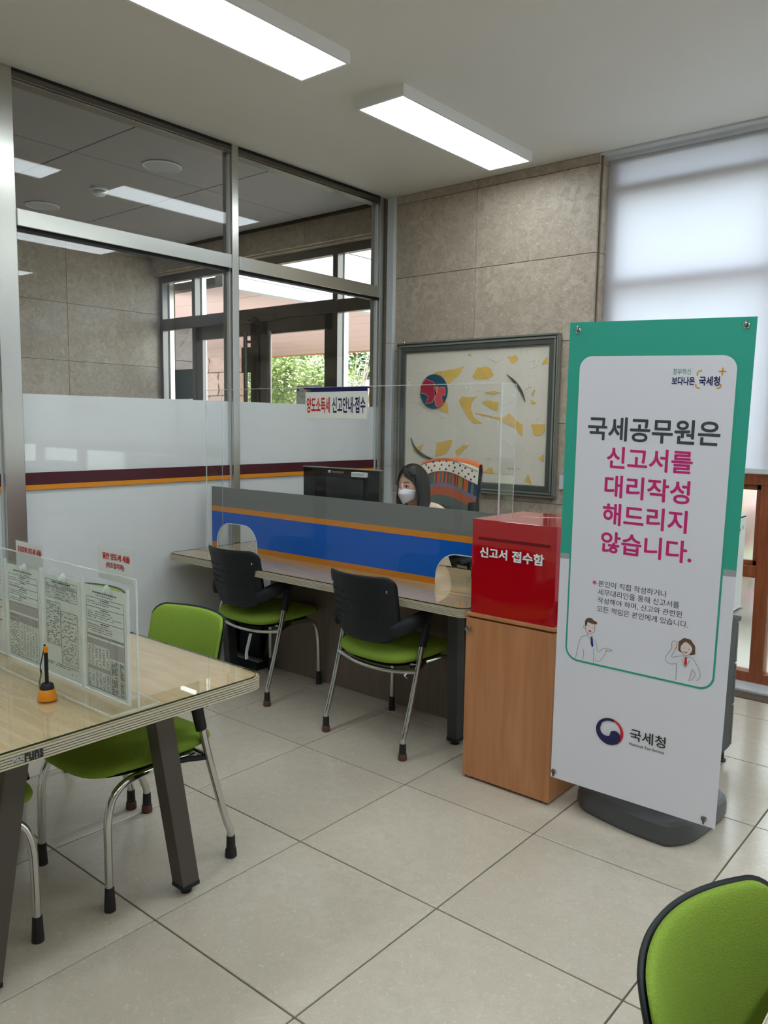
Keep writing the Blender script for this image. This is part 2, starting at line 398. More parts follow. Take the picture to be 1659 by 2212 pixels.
# ---- floor with separate stone tiles
fl = box('floor', XL, XR, YF, 2.35, -.12, -.006, M['grout']); tag(fl, kind='structure')
T = .6; tile_me = None; g = .0028
for i in range(-9, 8):
    for j in range(-9, 4):
        x0, x1, y0, y1 = i*T, (i+1)*T, j*T, (j+1)*T
        x0c, x1c, y0c, y1c = max(x0, XL), min(x1, XR), max(y0, YF), min(y1, 2.2)
        if x1c-x0c < .02 or y1c-y0c < .02: continue
        full = (x0c, x1c, y0c, y1c) == (x0, x1, y0, y1)
        if full and tile_me:
            o = bpy.data.objects.new('tile', tile_me); COL.objects.link(o)
            o.location = ((x0+x1)/2, (y0+y1)/2, -.005)
        else:
            o = box('tile', x0c+g, x1c-g, y0c+g, y1c-g, -.010, 0, M['floor'], None, .0012, 1, origin=True)
            if full: tile_me = o.data
        o.parent = fl
# dark threshold strip of stone under the window
box('threshold_strip', XS+.012, XR, 2.075, 2.19, -.02, .004, mat('dark_threshold_stone', (84, 70, 58), .7, spec=.2, var=.25, vscale=30), fl)
# ---- ceiling
ce = box('ceiling', XP-.1, XR, YF, 2.26, ZC, ZC+.25, M['ceiling']); tag(ce, kind='structure')
box('edge_trim', XS, XR, 2.2, 2.262, ZC-.012, ZC, M['grey_box'], ce)
# ---- back wall of stone slabs
wb = box('wall_back', -2.04, XS+.004, YW+.02, 2.5, 0, ZC+.2, M['stone_joint']); tag(wb, kind='structure')
rows = [0, .45, .975, 1.497, 2.02, 2.545, 3.07, ZC]
for a, b in zip(rows, rows[1:]):
    for x0, x1 in ((-2.05, -1.187), (-1.187, XS)):
        box('stone_slab', x0+.0015, x1-.0015, YW+random.uniform(-.0008, .0008), YW+.03, a+.0015, b-.0015, M['stone'], wb, .0015, 1, origin=True)
    box('stone_slab', XS-.018, XS+.012, YW+.03, 2.5, a+.0015, b-.0015, M['stone'], wb, .0015, 1, origin=True)
# grey cable trunking in the corner
t1 = box('trim_1', -1.952, -1.888, YW-.032, YW+.004, 0, ZC, M['grey_box'], None, .004); tag(t1, kind='structure')
t = box('joint_line', -1.9525, -1.8875, YW-.0325, YW, 2.075, 2.078, M['ink_grey'], t1); 
box('joint_line', -1.9525, -1.8875, YW-.0325, YW, 1.16, 1.163, M['ink_grey'], t1)
# ---- other walls of the room (behind the camera and at the far right)
for nm, a in (('wall_right', (XR, XR+.2, YF, 2.5, 0, ZC+.2)), ('wall_front', (XP-.1, XR+.2, YF-.2, YF, 0, ZC+.2))):
    tag(box(nm, *a, M['white_wall']), kind='structure')
# ---- window wall on the right: wooden frames, frosted panes, roller blind
wn = thing('window_1', None, None, kind='structure')
yf0, yf1 = 2.345, 2.43
box('wall_head', XS-.02, XR, 2.32, 2.5, ZC-.06, ZC+.2, M['white_wall'], wn)
box('sill_track', XS+.014, XR, 2.19, 2.345, 0, .018, M['grey_box'], wn, .004)
def frame_bar(x0, x1, z0, z1, y0=yf0, y1=yf1): return box('frame_bar', x0, x1, y0, y1, z0, z1, M['window_wood'], wn, .004, origin=True)
frame_bar(XS, XR, .0, .075); frame_bar(XS, XR, 1.165, 1.235, 2.335); frame_bar(XS, XR, .63, .70)
frame_bar(XS, XR, 2.32, 2.40); frame_bar(XS, XR, 2.88, 2.96); frame_bar(XS, XR, 3.07, 3.13)
for xm in (-.29, .69, 1.675, 2.66, 3.645, XR-.04):
    frame_bar(xm, xm+.075, .0, 3.13, 2.34, 2.435)
M['frosted'] = None
mf, nt, b = newmat('frosted_window_glass'); b.inputs['Base Color'].default_value = (.86, .96, .94, 1); b.inputs['Roughness'].default_value = .38
b.inputs['Transmission Weight'].default_value = 1; b.inputs['IOR'].default_value = 1.12; M['frosted'] = mf
for xm in (-.29, .69, 1.675, 2.66):
    for z0, z1 in ((.075, .63), (.70, 1.165)):
        box('window_glass', xm+.075, xm+.985, 2.385, 2.391, z0, z1, M['frosted'], wn)
    for z0, z1 in ((1.235, 2.32), (2.40, 2.88), (2.96, 3.07)):
        box('window_glass', xm+.075, xm+.985, 2.385, 2.391, z0, z1, M['glass_out'], wn)
    # inner opening sash of the low window
    for a in ((xm+.075, xm+.105, .70, 1.165), (xm+.955, xm+.985, .70, 1.165), (xm+.075, xm+.985, 1.135, 1.165), (xm+.075, xm+.985, .70, .73)):
        box('sash_bar', a[0], a[1], 2.36, 2.41, a[2], a[3], M['window_wood'], wn, .003)
bl = thing('roller_blind', 'white translucent roller blind over the upper right window', 'blind', (0, 2.3, 1.235))
box('fabric', XS+.015, XR-.05, 0, .0012, .02, ZC-1.235-.03, translucent('blind_fabric', (230, 232, 236), .58, (238, 242, 250)), bl)
box('bottom_rail', XS+.015, XR-.05, -.008, .010, -.006, .026, M['grey_box'], bl, .004)
box('head_rail', XS+.0, XR-.05, -.03, .03, ZC-1.235-.03, ZC-1.235, M['grey_box'], bl, .004)

# ---- glass partition on the left
pl = thing('wall_left', None, None, kind='structure')
def post(y0, y1, nm='post', x0=XP-.09, x1=XP): return box(nm, x0, x1, y0, y1, 0, ZC, M['steel'], pl, .003, origin=True)
post(-.69, -.588, x0=XP-.16); post(.73, .782); post(2.112, 2.165)
post(-2.4, -2.3); post(-4.2, -4.1)
box('top_rail', XP-.09, XP-.012, YF, 2.165, ZC-.055, ZC, M['steel_dark'], pl, .003)
box('top_rail_lip', XP-.012, XP-.004, YF, 2.165, ZC-.046, ZC-.034, M['steel_dark'], pl, .002)
box('top_rail_gap', XP-.012, XP-.004, YF, 2.165, ZC-.012, ZC, M['black'], pl)
for y0, y1 in ((-.588, .718), (.782, 2.13)):
    box('transom', XP-.085, XP+.012, y0, y1, 2.403, 2.485, M['steel_h'], pl, .003, origin=True)
    box('transom_gasket', XP-.06, XP-.012, y0, y1, 2.388, 2.403, M['black'], pl)
xg = XP-.035
for y0, y1 in ((-.588, .73), (.782, 2.112), (-2.3, -.69), (-4.1, -2.4)):
    box('glass_pane', xg-.005, xg+.005, y0, y1, 0, 2.40, M['glass'], pl)
    box('glass_pane', xg-.005, xg+.005, y0, y1, 2.485, ZC-.05, M['glass'], pl)
    for ya, s in ((y0, 1), (y1, -1)):
        box('glazing_bead', xg-.012, xg+.012, min(ya, ya+s*.008), max(ya, ya+s*.008), 0, ZC-.05, M['grey_box'], pl)
    yb0, yb1 = y0+.008, y1-.008
    box('frosted_film', xg-.0075, xg-.006, yb0, yb1, 0, 1.125, M['frost'], pl)
    box('orange_stripe', xg+.0055, xg+.0062, yb0, yb1, 1.122, 1.147, M['orange_stripe'], pl)
    box('maroon_stripe', xg+.0055, xg+.0062, yb0, yb1, 1.147, 1.21, M['maroon'], pl)
    box('frosted_film', xg-.0075, xg-.006, yb0, yb1, 1.125, 1.605, M['frost'], pl)

# ---- lobby beyond the partition
wl = box('wall_lobby_side', XL-.2, XL-.02, YF, 2.6, 0, ZC+.2, M['stone_joint']); tag(wl, kind='structure')
for a, b_ in zip(rows, rows[1:]):
    yy = 1.40+.88*1.135
    ys = [1.40+1.0, 1.40, .40, -.6, -1.6, -2.6, -3.6, -4.6, YF]
    for y1, y0 in zip(ys, ys[1:]):
        box('stone_slab', XL-.03, XL+random.uniform(-.0006, .0006), y0+.0015, y1-.0015, a+.0015, b_-.0015, M['stone'], wl, .0015, 1, origin=True)
wh = box('wall_lobby_head', XL-.2, XP-.1, 2.31, 2.6, 2.945, ZC+.2, M['stone_joint']); tag(wh, kind='structure')
for k in range(4):
    x1 = -2.06-k*.9; x0 = max(x1-.9, XL)
    box('stone_slab', x0+.0015, x1-.0015, 2.3, 2.33, 2.94, ZC, M['stone'], wh, .0015, 1, origin=True)
box('soffit_slab', XL, -2.06, 2.33, 2.6, 2.925, 2.945, M['stone'], wh)
tag(box('wall_lobby_front', XL-.2, XP-.1, YF-.2, YF, 0, ZC+.2, M['white_wall']), kind='structure')
lc = box('ceiling_lobby', XL-.2, XP-.1, YF, 2.6, ZC+.025, ZC+.2, M['black']); tag(lc, kind='structure')
M['lobby_panel'] = mat('grey_ceiling_panel', (150, 149, 150), .42, .0, .5)
xs_ = [XP-.1, -2.87, -4.40, XL]; ys_ = [2.3, 2.22, 1.22, .22, -.78, -1.78, -2.78, -3.78, -4.78, YF]
for x1, x0 in zip(xs_, xs_[1:]):
    for y1, y0 in zip(ys_, ys_[1:]):
        if y1-y0 < .1: continue
        box('ceiling_panel', x0+.004, x1-.004, y0+.004, y1-.004, ZC, ZC+.02, M['lobby_panel'], lc, .002, 1, origin=True)
# entrance glazing
d1 = thing('door_1', None, None, (0, 0, 0), kind='structure')
M['bronze'] = steel('dark_door_frame', (112, 108, 104), .34)
def ebar(x0, x1, z0, z1, y0=YE, y1=YE+.06, m='bronze', nm='frame_bar'): return box(nm, x0, x1, y0, y1, z0, z1, M[m], d1, .003, origin=True)
ebar(XL, -2.0, 2.855, 2.945)
ebar(XL, -4.61, 2.385, 2.50); ebar(-4.61, -2.67, 2.385, 2.495, YE-.012); ebar(-2.67, -2.0, 2.385, 2.49)
for x0, x1 in ((XL, XL+.05), (-4.615, -4.565), (-2.72, -2.665)):
    ebar(x0, x1, 0, 2.9, YE-.004); ebar(x0+.004, x1-.004, 0, 2.9, YE+.085, YE+.14, 'steel', 'outer_mullion')
    ebar(x0+.002, x1-.002, 0, 2.9, YE+.06, YE+.085, 'black', 'gasket')
for x0, x1, z0, z1 in ((XL+.05, -4.615, 0, 2.385), (XL+.05, -4.615, 2.5, 2.855), (-4.565, -2.72, 2.495, 2.855), (-2.665, -2.0, 2.49, 2.855), (-2.665, -2.0, 0, 2.385)):
    box('glass_pane', x0, x1, YE+.07, YE+.078, z0, z1, M['glass_out'], d1)
for x0, x1, hx in ((-4.565, -3.66, -3.765), (-3.625, -2.72, -3.44)):
    lf = thing('door_leaf', None, None); lf.parent = d1
    for a in ((x0, x0+.105 if x0 > -4 else x0+.10, 0, 2.385), (x1-.10, x1, 0, 2.385), (x0, x1, 2.26, 2.385), (x0, x1, 0, .12)):
        box('leaf_frame', a[0], a[1], YE+.005, YE+.05, a[2], a[3], M['bronze'], lf, .003)
    box('leaf_glass', x0+.1, x1-.1, YE+.024, YE+.032, .12, 2.26, M['glass_out'], lf)
    tube('pull_handle', [(hx, YE-.05, .7), (hx, YE-.05, 2.28)], .019, M['steel_dark'], lf, 12)
    for zz in (.9, 2.2):
        tube('handle_bracket', [(hx, YE-.05, zz), (hx+(-.06 if x0 > -4 else .05), YE-.03, zz), (hx+(-.09 if x0 > -4 else .08), YE+.01, zz)], .012, M['steel_dark'], lf, 8)
box('centre_gap', -3.66, -3.625, YE+.012, YE+.045, 0, 2.385, M['rubber'], d1)
for x0, s in ((-3.9, 1), (-3.40, -1)):
    box('door_closer', min(x0, x0+s*.22), max(x0, x0+s*.22), YE-.045, YE-.01, 2.37, 2.415, M['steel_dark'], d1, .006)
    tube('closer_arm', [(x0+s*.2, YE-.03, 2.395), (x0+s*.32, YE-.07, 2.39), (x0+s*.26, YE-.0, 2.36)], .008, M['black'], d1, 6)

# ceiling fittings
M['lamp_frame'] = mat('lamp_frame_white', (240, 240, 238), .5)
def ceil_light(name, x0, x1, y0, y1, z, th, label, strength, group, dim=False, on=True):
    L_ = thing(name, label, 'ceiling light', ((x0+x1)/2, (y0+y1)/2, z), 0, group)
    hx, hy = (x1-x0)/2, (y1-y0)/2
    bm = bmesh.new()
    w = .014
    bx(bm, -hx, hx, -hy, -hy+w, -th, 0); bx(bm, -hx, hx, hy-w, hy, -th, 0); bx(bm, -hx, -hx+w, -hy+w, hy-w, -th, 0); bx(bm, hx-w, hx, -hy+w, hy-w, -th, 0)
    bx(bm, -hx+w, hx-w, -hy+w, hy-w, -.006, 0)
    link_mesh('frame', bm, M['lamp_frame'], L_)
    mm = mat('lamp_panel', (235, 244, 250), .3, emit=(236, 246, 252), estr=strength)
    bm = bmesh.new(); bx(bm, -hx+w, hx-w, -hy+w, hy-w, -th+.002, -.008); link_mesh('diffuser', bm, mm, L_)
    return L_
ceil_light('ceiling_light', -.915, -.605, -.965, .285, ZC, .055, 'long white ceiling light nearer the camera, cut by the top edge', LAMP_ROOM, 'room ceiling lights')
ceil_light('ceiling_light', -.935, -.625, .69, 1.945, ZC, .055, 'long white ceiling light in front of the stone wall', LAMP_ROOM, 'room ceiling lights')
for y0, w_ in ((.62, 'nearest the stone wall'), (-1.03, 'level with the banner'), (-2.7, 'beside the camera')):
    ceil_light('ceiling_light', 1.02, 1.33, y0, y0+1.25, ZC, .055, 'long white ceiling light just outside the right picture edge, '+w_, LAMP_ROOM, 'room ceiling lights out of view')
for x0 in (2.8,):  # extra lamp row, unseen, added to light the room
    for y0 in (-4.3, -2.6, -.97, .7):
        ceil_light('ceiling_light', x0, x0+.31, y0, y0+1.25, ZC, .055, 'added long white ceiling light outside the picture, '+('far right row, ' if x0 > 3 else 'row above the camera, ')+{-4.3: 'at the rear wall', -2.6: 'level with the camera', -.97: 'level with the meeting table', .7: 'nearest the window blind'}[y0], LAMP_ROOM, 'room ceiling lights out of view')
for y0 in (-2.62, -4.3):  # more unseen lamps added for the room lighting
    ceil_light('ceiling_light', -.92, -.61, y0, y0+1.25, ZC, .055, 'added long white ceiling light outside the picture, left row '+('at the rear wall' if y0 < -4 else 'next to the visible one'), LAMP_ROOM, 'room ceiling lights out of view')
for x_, y_, lb in ((-2.66, .72, 'round white ceiling vent near the middle steel post'), (-4.24, .72, 'round white ceiling vent above the left end of the transom')):
    s_ = thing('ceiling_vent', lb, 'ceiling vent', (x_, y_, ZC), 0, 'round ceiling vents')  # round air vents in the lobby ceiling
    lathe_obj('rim', [(.125, 0), (.128, -.006), (.112, -.009), (.11, -.004)], (0, 0, 0), M['grey_box'], s_, 32)
    lathe_obj('grille', [(.109, -.003), (.106, -.007), (.02, -.008)], (0, 0, 0), mat('vent_grille', (176, 178, 184), .5, bump=.4, bscale=900), s_, 32)
s_ = thing('smoke_detector', 'white smoke detector on the lobby ceiling beside the mirrored room light', 'smoke detector', (-3.46, .745, ZC))  # slim light there is a room lamp mirrored in the partition glass
lathe_obj('base', [(.06, 0), (.062, -.012), (.05, -.02)], (0, 0, 0), M['white'], s_, 24)
lathe_obj('sensor_head', [(.04, -.02), (.047, -.028), (.045, -.04), (.03, -.052), (.01, -.055)], (0, 0, 0), M['white'], s_, 24)
lathe_obj('vent_ring', [(.0425, -.021), (.0425, -.027)], (0, 0, 0), M['black'], s_, 24)

# ------------------------------------------------------------------ framed painting
X3, Y3, Z3 = Vector((1, 0, 0)), Vector((0, 1, 0)), Vector((0, 0, 1))
pa = thing('framed_painting', 'large framed abstract painting with ochre patches and a blue red disc on the stone wall', 'painting', (-1.18, YW, 1.02))
def pf(x): return x+1.18
def pz(z): return z-1.02
fx0, fx1, fz0, fz1 = -1.835, -.515, 1.015, 2.07
def moulding(n, a, b_, y0, y1, m):
    for (p0, p1, q0, q1) in ((fx0+a, fx1-a, fz1-b_, fz1-a), (fx0+a, fx1-a, fz0+a, fz0+b_), (fx0+a, fx0+b_, fz0+b_, fz1-b_), (fx1-b_, fx1-a, fz0+b_, fz1-b_)):
        bx(n, pf(p0), pf(p1), y0, y1, pz(q0), pz(q1), m)
bm = bmesh.new()
moulding(bm, 0, .012, -.045, -.003, 1); moulding(bm, .012, .018, -.036, -.003, 0); moulding(bm, .018, .034, -.04, -.003, 1)
moulding(bm, .034, .066, -.033, -.003, 0); moulding(bm, .066, .074, -.026, -.003, 1)
bevel(bm, .0025, 2)
link_mesh('frame', bm, [mat('frame_dark_grey', (88, 91, 86), .35, .2), mat('frame_silver_grey', (146, 150, 142), .3, .4)], pa)
M['canvas'] = mat('canvas_cream', (222, 216, 200), .75, bump=.6, bscale=22, var=.04, vscale=5)
box('canvas', pf(fx0+.07), pf(fx1-.07), -.014, -.008, pz(fz0+.07), pz(fz1-.07), M['canvas'], pa)
ochre = [[(-1.51, 1.837), (-1.495, 1.856), (-1.398, 1.861), (-1.251, 1.883), (-1.283, 1.838), (-1.338, 1.793), (-1.39, 1.751), (-1.396, 1.794), (-1.455, 1.827)],
 [(-1.177, 1.818), (-1.14, 1.875), (-1.072, 1.877), (-1.027, 1.86), (-1.011, 1.819), (-1.052, 1.795), (-1.17, 1.798)],
 [(-.903, 1.937), (-.839, 1.942), (-.822, 1.926), (-.85, 1.891), (-.867, 1.892)], [(-.604, 1.925), (-.602, 1.886), (-.644, 1.869), (-.627, 1.904)],
 [(-1.286, 1.645), (-1.259, 1.68), (-1.184, 1.667), (-1.134, 1.682), (-1.183, 1.629), (-1.186, 1.591), (-1.157, 1.537), (-1.091, 1.492), (-1.16, 1.489), (-1.208, 1.529)],
 [(-1.1, 1.636), (-1.047, 1.651), (-.984, 1.643), (-.958, 1.636), (-.969, 1.576), (-1.018, 1.591)],
 [(-1.153, 1.562), (-.99, 1.538), (-.919, 1.535), (-.877, 1.561), (-.767, 1.485), (-.769, 1.407), (-.822, 1.465), (-.874, 1.48), (-.936, 1.516)],
 [(-.703, 1.493), (-.607, 1.495), (-.609, 1.447), (-.652, 1.414), (-.69, 1.427)], [(-1.469, 1.587), (-1.392, 1.646), (-1.37, 1.556)],
 [(-1.697, 1.281), (-1.583, 1.345), (-1.632, 1.254)], [(-1.484, 1.248), (-1.472, 1.352), (-1.338, 1.371), (-1.344, 1.324), (-1.391, 1.275)],
 [(-1.305, 1.298), (-1.235, 1.343), (-1.192, 1.34), (-1.284, 1.263)], [(-1.085, 1.155), (-1.005, 1.197), (-.976, 1.156)],
 [(-.741, 1.12), (-.713, 1.159), (-.689, 1.094)], [(-.709, 1.692), (-.689, 1.724), (-.696, 1.677)], [(-.95, 1.70), (-1.0, 1.69), (-1.08, 1.70), (-1.05, 1.71), (-.99, 1.712)],
 [(-1.22, 1.965), (-1.19, 1.955), (-1.2, 1.972)], [(-.64, 1.27), (-.606, 1.30), (-.607, 1.25)], [(-.72, 1.64), (-.70, 1.65), (-.68, 1.63), (-.70, 1.622)]]
M['ochre'] = mat('ochre_paint', (224, 186, 96), .7, var=.08, vscale=14)
def clockwise_fix(p): 
    a = sum(p[i][0]*p[(i+1) % len(p)][1]-p[(i+1) % len(p)][0]*p[i][1] for i in range(len(p)))
    return p if a > 0 else p[::-1]
def rag(poly, k=4, amp=.006):
    out = []
    for i in range(len(poly)):
        a, b_ = poly[i], poly[(i+1) % len(poly)]
        for q in range(k):
            t_ = q/k; out.append((a[0]+(b_[0]-a[0])*t_+random.uniform(-amp, amp), a[1]+(b_[1]-a[1])*t_+random.uniform(-amp, amp)))
    return out
bm = bmesh.new()
for i, p in enumerate(ochre):
    q = [(pf(a), pz(b_)) for a, b_ in rag(clockwise_fix(p), 4, .004)]
    prism(bm, q, (0, -.0145-.0001*i, 0), X3, Z3, .0015)
o = link_mesh('ochre_patches', bm, M['ochre'], pa); tag(o, kind='stuff')
bm = bmesh.new()
rr_ = random.Random(3)
for k in range(130):
    x_ = rr_.uniform(-1.74, -.63); z_ = rr_.uniform(1.12, 1.97); a_ = rr_.uniform(0, PI); l_ = rr_.uniform(.02, .09); c_ = rr_.uniform(-.015, .015)
    pts = [Vector((pf(x_+math.cos(a_)*l_*s_-math.sin(a_)*c_*(1-(2*s_-1)**2)), -.0145, pz(z_+math.sin(a_)*l_*s_+math.cos(a_)*c_*(1-(2*s_-1)**2)))) for s_ in (0, .25, .5, .75, 1)]
    sweep(bm, pts, [.0004, .002, .0026, .0018, .0004], 5)
tag(link_mesh('impasto_ridges', bm, mat('impasto', (226, 221, 206), .7), pa), kind='stuff')
M['painted_blue'] = mat('painted_petrol_blue', (34, 84, 104), .45)
bm = bmesh.new(); prism(bm, [(pf(a), pz(b_)) for a, b_ in circle(-1.504, 1.716, .119, 32, .122)], (0, -.014, 0), X3, Z3, .012); link_mesh('disc', bm, M['painted_blue'], pa)
for poly, m in (([(-1.621, 1.752), (-1.574, 1.807), (-1.498, 1.781), (-1.492, 1.742), (-1.475, 1.70), (-1.50, 1.66), (-1.51, 1.639), (-1.569, 1.627), (-1.546, 1.679), (-1.58, 1.70), (-1.612, 1.704)], mat('painted_crimson', (176, 34, 62), .45)),
                ([(-1.49, 1.66), (-1.465, 1.735), (-1.435, 1.745), (-1.40, 1.745), (-1.395, 1.69), (-1.43, 1.68), (-1.41, 1.63), (-1.459, 1.605), (-1.478, 1.612)], mat('painted_coral', (222, 84, 84), .45)),
                ([(-1.50, 1.745), (-1.46, 1.752), (-1.47, 1.70), (-1.49, 1.69)], mat('painted_orange', (226, 120, 40), .45))):
    prism_obj('disc_bird_shape', [(pf(a), pz(b_)) for a, b_ in clockwise_fix(poly)], (0, -.026, 0), X3, Z3, .0012, m, pa)
    bm = bmesh.new(); pp = [(pf(a), pz(b_)) for a, b_ in poly]; stroke(bm, pp+[pp[0]], .003, (0, -.026, 0), X3, Z3, .0016)
    link_mesh('disc_outline', bm, mat('outline_pink', (240, 190, 190), .5), pa)
def cres(p):
    i0 = min(range(6), key=lambda i: p[i][0]); p = p[i0:]+p[:i0]; i1 = max(range(6), key=lambda i: p[i][0])
    A_ = catmull([(a, b_, 0) for a, b_ in p[:i1+1]], 6); B__ = catmull([(a, b_, 0) for a, b_ in p[i1:]+[p[0]]], 6); return A_[:-1]+B__[:-1]
for poly in ([(-.901, 1.82), (-.833, 1.774), (-.78, 1.707), (-.754, 1.638), (-.790, 1.695), (-.845, 1.763)], [(-1.705, 1.379), (-1.67, 1.322), (-1.581, 1.26), (-1.469, 1.224), (-1.509, 1.222), (-1.622, 1.255), (-1.685, 1.318)]):
    prism_obj('metal_crescent', [(pf(p_.x), pz(p_.y)) for p_ in cres(clockwise_fix(poly))], (0, -.0145, 0), X3, Z3, .008, mat('crescent_grey', (96, 98, 90), .4, .4), pa)
bm = bmesh.new()
for i, (x_, w_) in enumerate(((-.885, .02), (-.862, .012), (-.845, .015), (-.81, .012), (-.795, .018))):
    stroke(bm, [(pf(x_), pz(1.19)), (pf(x_+w_*.4), pz(1.198)), (pf(x_+w_*.6), pz(1.184)), (pf(x_+w_), pz(1.192))], .002, (0, -.0145, 0), X3, Z3, .001)
link_mesh('signature', bm, M['ink_dark'], pa)
lathe_obj('hanging_screw', [(.006, 0), (.006, .01), (.003, .014)], (pf(-1.78), -.02, pz(2.07)), M['steel'], pa, 10)
# thermostat on the wall
th = thing('wall_control', 'small grey control panel on the stone wall between painting and banner', 'control panel', (-.46, YW, 1.12))
box('housing', -.028, .028, -.018, 0, -.045, .045, M['grey_box'], th, .004)
for k in range(3): box('button', .006, .018, -.021, -.018, .018-k*.022, .026-k*.022, M['black'], th)

# ------------------------------------------------------------------ tables
def table_parts(p, x0, x1, y0, y1, zt, top_m, r=.06):
    out = rrect(x0+.0015, x1-.0015, y0+.0015, y1-.0015, r)
    bm = bmesh.new(); prism(bm, out, (0, 0, zt-.034), X3, Y3, .034, 0)
    for f in bm.faces:
        if len(f.verts) == 4: f.material_index = 1
    link_mesh('tabletop', bm, [top_m, M['edge_groove']], p)
    bm = bmesh.new()
    for k in range(5):
        z0 = zt-.0335+k*.0066
        o1 = rrect(x0-.002, x1+.002, y0-.002, y1+.002, r+.003); o2 = rrect(x0, x1, y0, y1, r)
        n = len(o1); A = [bm.verts.new((a, b_, z0)) for a, b_ in o1]; B = [bm.verts.new((a, b_, z0+.0042)) for a, b_ in o1]
        C_ = [bm.verts.new((a, b_, z0)) for a, b_ in o2]; D_ = [bm.verts.new((a, b_, z0+.0042)) for a, b_ in o2]
        for i in range(n):
            j = (i+1) % n
            bm.faces.new((A[i], A[j], B[j], B[i])); bm.faces.new((B[i], B[j], D_[j], D_[i])); bm.faces.new((A[i], C_[i], C_[j], A[j]))
        for i in range(n):
            j = (i+1) % n
            if k < 4:
                E_ = [C_[i], C_[j]]
    link_mesh('ribbed_edge', bm, M['edge'], p)
    bm = bmesh.new(); ins = .007
    o1 = rrect(x0+ins, x1-ins, y0+ins, y1-ins, r-.005)
    A = [bm.verts.new((a, b_, zt+.0006)) for a, b_ in o1]; B = [bm.verts.new((a, b_, zt+.0056)) for a, b_ in o1]; n = len(o1)
    for i in range(n): bm.faces.new((A[i], A[(i+1) % n], B[(i+1) % n], B[i])).material_index = 1
    bm.faces.new(B).material_index = 0
    link_mesh('glass_sheet', bm, [M['table_glass'], M['glass_green']], p)
def leg_prism(name, a, b_, w, d, m, parent, d2=None):
    """rectangular leg from a (bottom) to b (top)"""
    bm = bmesh.new(); vs = []
    for (P, ww, dd) in ((Vector(a), w, d), (Vector(b_), w, d2 or d)):
        for sx, sy in ((-1, -1), (1, -1), (1, 1), (-1, 1)): vs.append(bm.verts.new((P.x+sx*ww/2, P.y+sy*dd/2, P.z)))
    for i in range(4): bm.faces.new((vs[i], vs[(i+1) % 4], vs[4+(i+1) % 4], vs[4+i]))
    bm.faces.new(vs[:4][::-1]); bm.faces.new(vs[4:])
    bevel(bm, .002, 2)
    return link_mesh(name, bm, m, parent)
# consultation table at the left
TX1, TX0, TY1, TY0, TZ = .207, -1.43, -.938, -1.785, .74
tb = thing('consultation_table', 'pale wood meeting table with ribbed metal edge and glass top at the left', 'table', (-.6, -1.36, 0))
ox_, oy_ = .6, 1.36
table_parts(tb, TX0+ox_, TX1+ox_, TY0+oy_, TY1+oy_, TZ-.006, M['beech_top'])
for xx in (-.052+ox_, -1.17+ox_):
    for s in (1, -1):
        lg = leg_prism('leg', (xx, s*.31, .035), (xx, s*.205, TZ-.042), .058, .062, M['leg'], tb)
        b1 = box('foot_block', xx-.030, xx+.030, s*.31-.032, s*.31+.032, .022, .036, M['black'], lg, .002)
        lathe_obj('foot_pad', [(.016, 0), (.018, .004), (.016, .022)], (xx, s*.311, 0), M['black'], lg, 14)
    box('cross_beam', xx-.025, xx+.025, -.22, .22, TZ-.075, TZ-.041, M['leg'], tb, .002)
box('long_beam', -1.17+ox_, -.052+ox_, -.02, .02, TZ-.09, TZ-.045, M['leg'], tb, .002)
xf = TX1+ox_+.0032
text('MEN', -1.700+oy_, TZ-.030, -1.672+oy_, TZ-.014, (xf, 0, 0), Y3, Z3, M['ink_lgrey'], tb, 'edge_sticker_lettering', .02, .0008)
text('runs', -1.671+oy_, TZ-.034, -1.627+oy_, TZ-.012, (xf, 0, 0), Y3, Z3, M['ink_black'], tb, 'edge_sticker_lettering', .03, .0008)
# service desk
DX0, DX1, DY0, DY1, DZ = -1.962, .128, .222, 1.02, .72
dk = thing('service_desk', 'long pale desk with ribbed edge and glass top in front of the clerk', 'desk', (-.9, .6, 0))
ax_, ay_ = .9, -.6
table_parts(dk, DX0+ax_, DX1+ax_, DY0+ay_, DY1+ay_, DZ-.006, wood('desk_oak_top', (184, 152, 110), (206, 176, 138), .4, (2, 14, 14), scale=2.2), .05)
for xx, ya, yb in ((-.06, .49, .40), (-.06, .80, .88), (-1.68, .49, .40), (-1.68, .80, .88)):
    lg = leg_prism('leg', (xx+ax_-.03, ya+ay_, .034), (xx+ax_+.02, yb+ay_, DZ-.04), .052, .06, M['leg_desk'], dk)
    box('foot_block', xx+ax_-.058, xx+ax_-.002, ya+ay_-.032, ya+ay_+.032, .018, .036, M['black'], lg, .002)
    lathe_obj('foot_pad', [(.018, 0), (.02, .004), (.018, .02)], (xx+ax_-.03, ya+ay_, 0), M['black'], lg, 14)
box('modesty_panel', -1.60+ax_, -.0+ax_, .715+ay_, .733+ay_, .004, DZ-.038, M['modesty'], dk, .001)
box('side_panel', -1.615+ax_, -1.60+ax_, .715+ay_, 1.0+ay_, .004, DZ-.038, M['modesty'], dk, .001)
for xx, yy in ((-1.3, .44), (-.2, .44)): box('cross_beam', xx-.02+ax_, xx+.02+ax_, .42+ay_, .9+ay_, DZ-.06, DZ-.037, M['leg_desk'], dk)
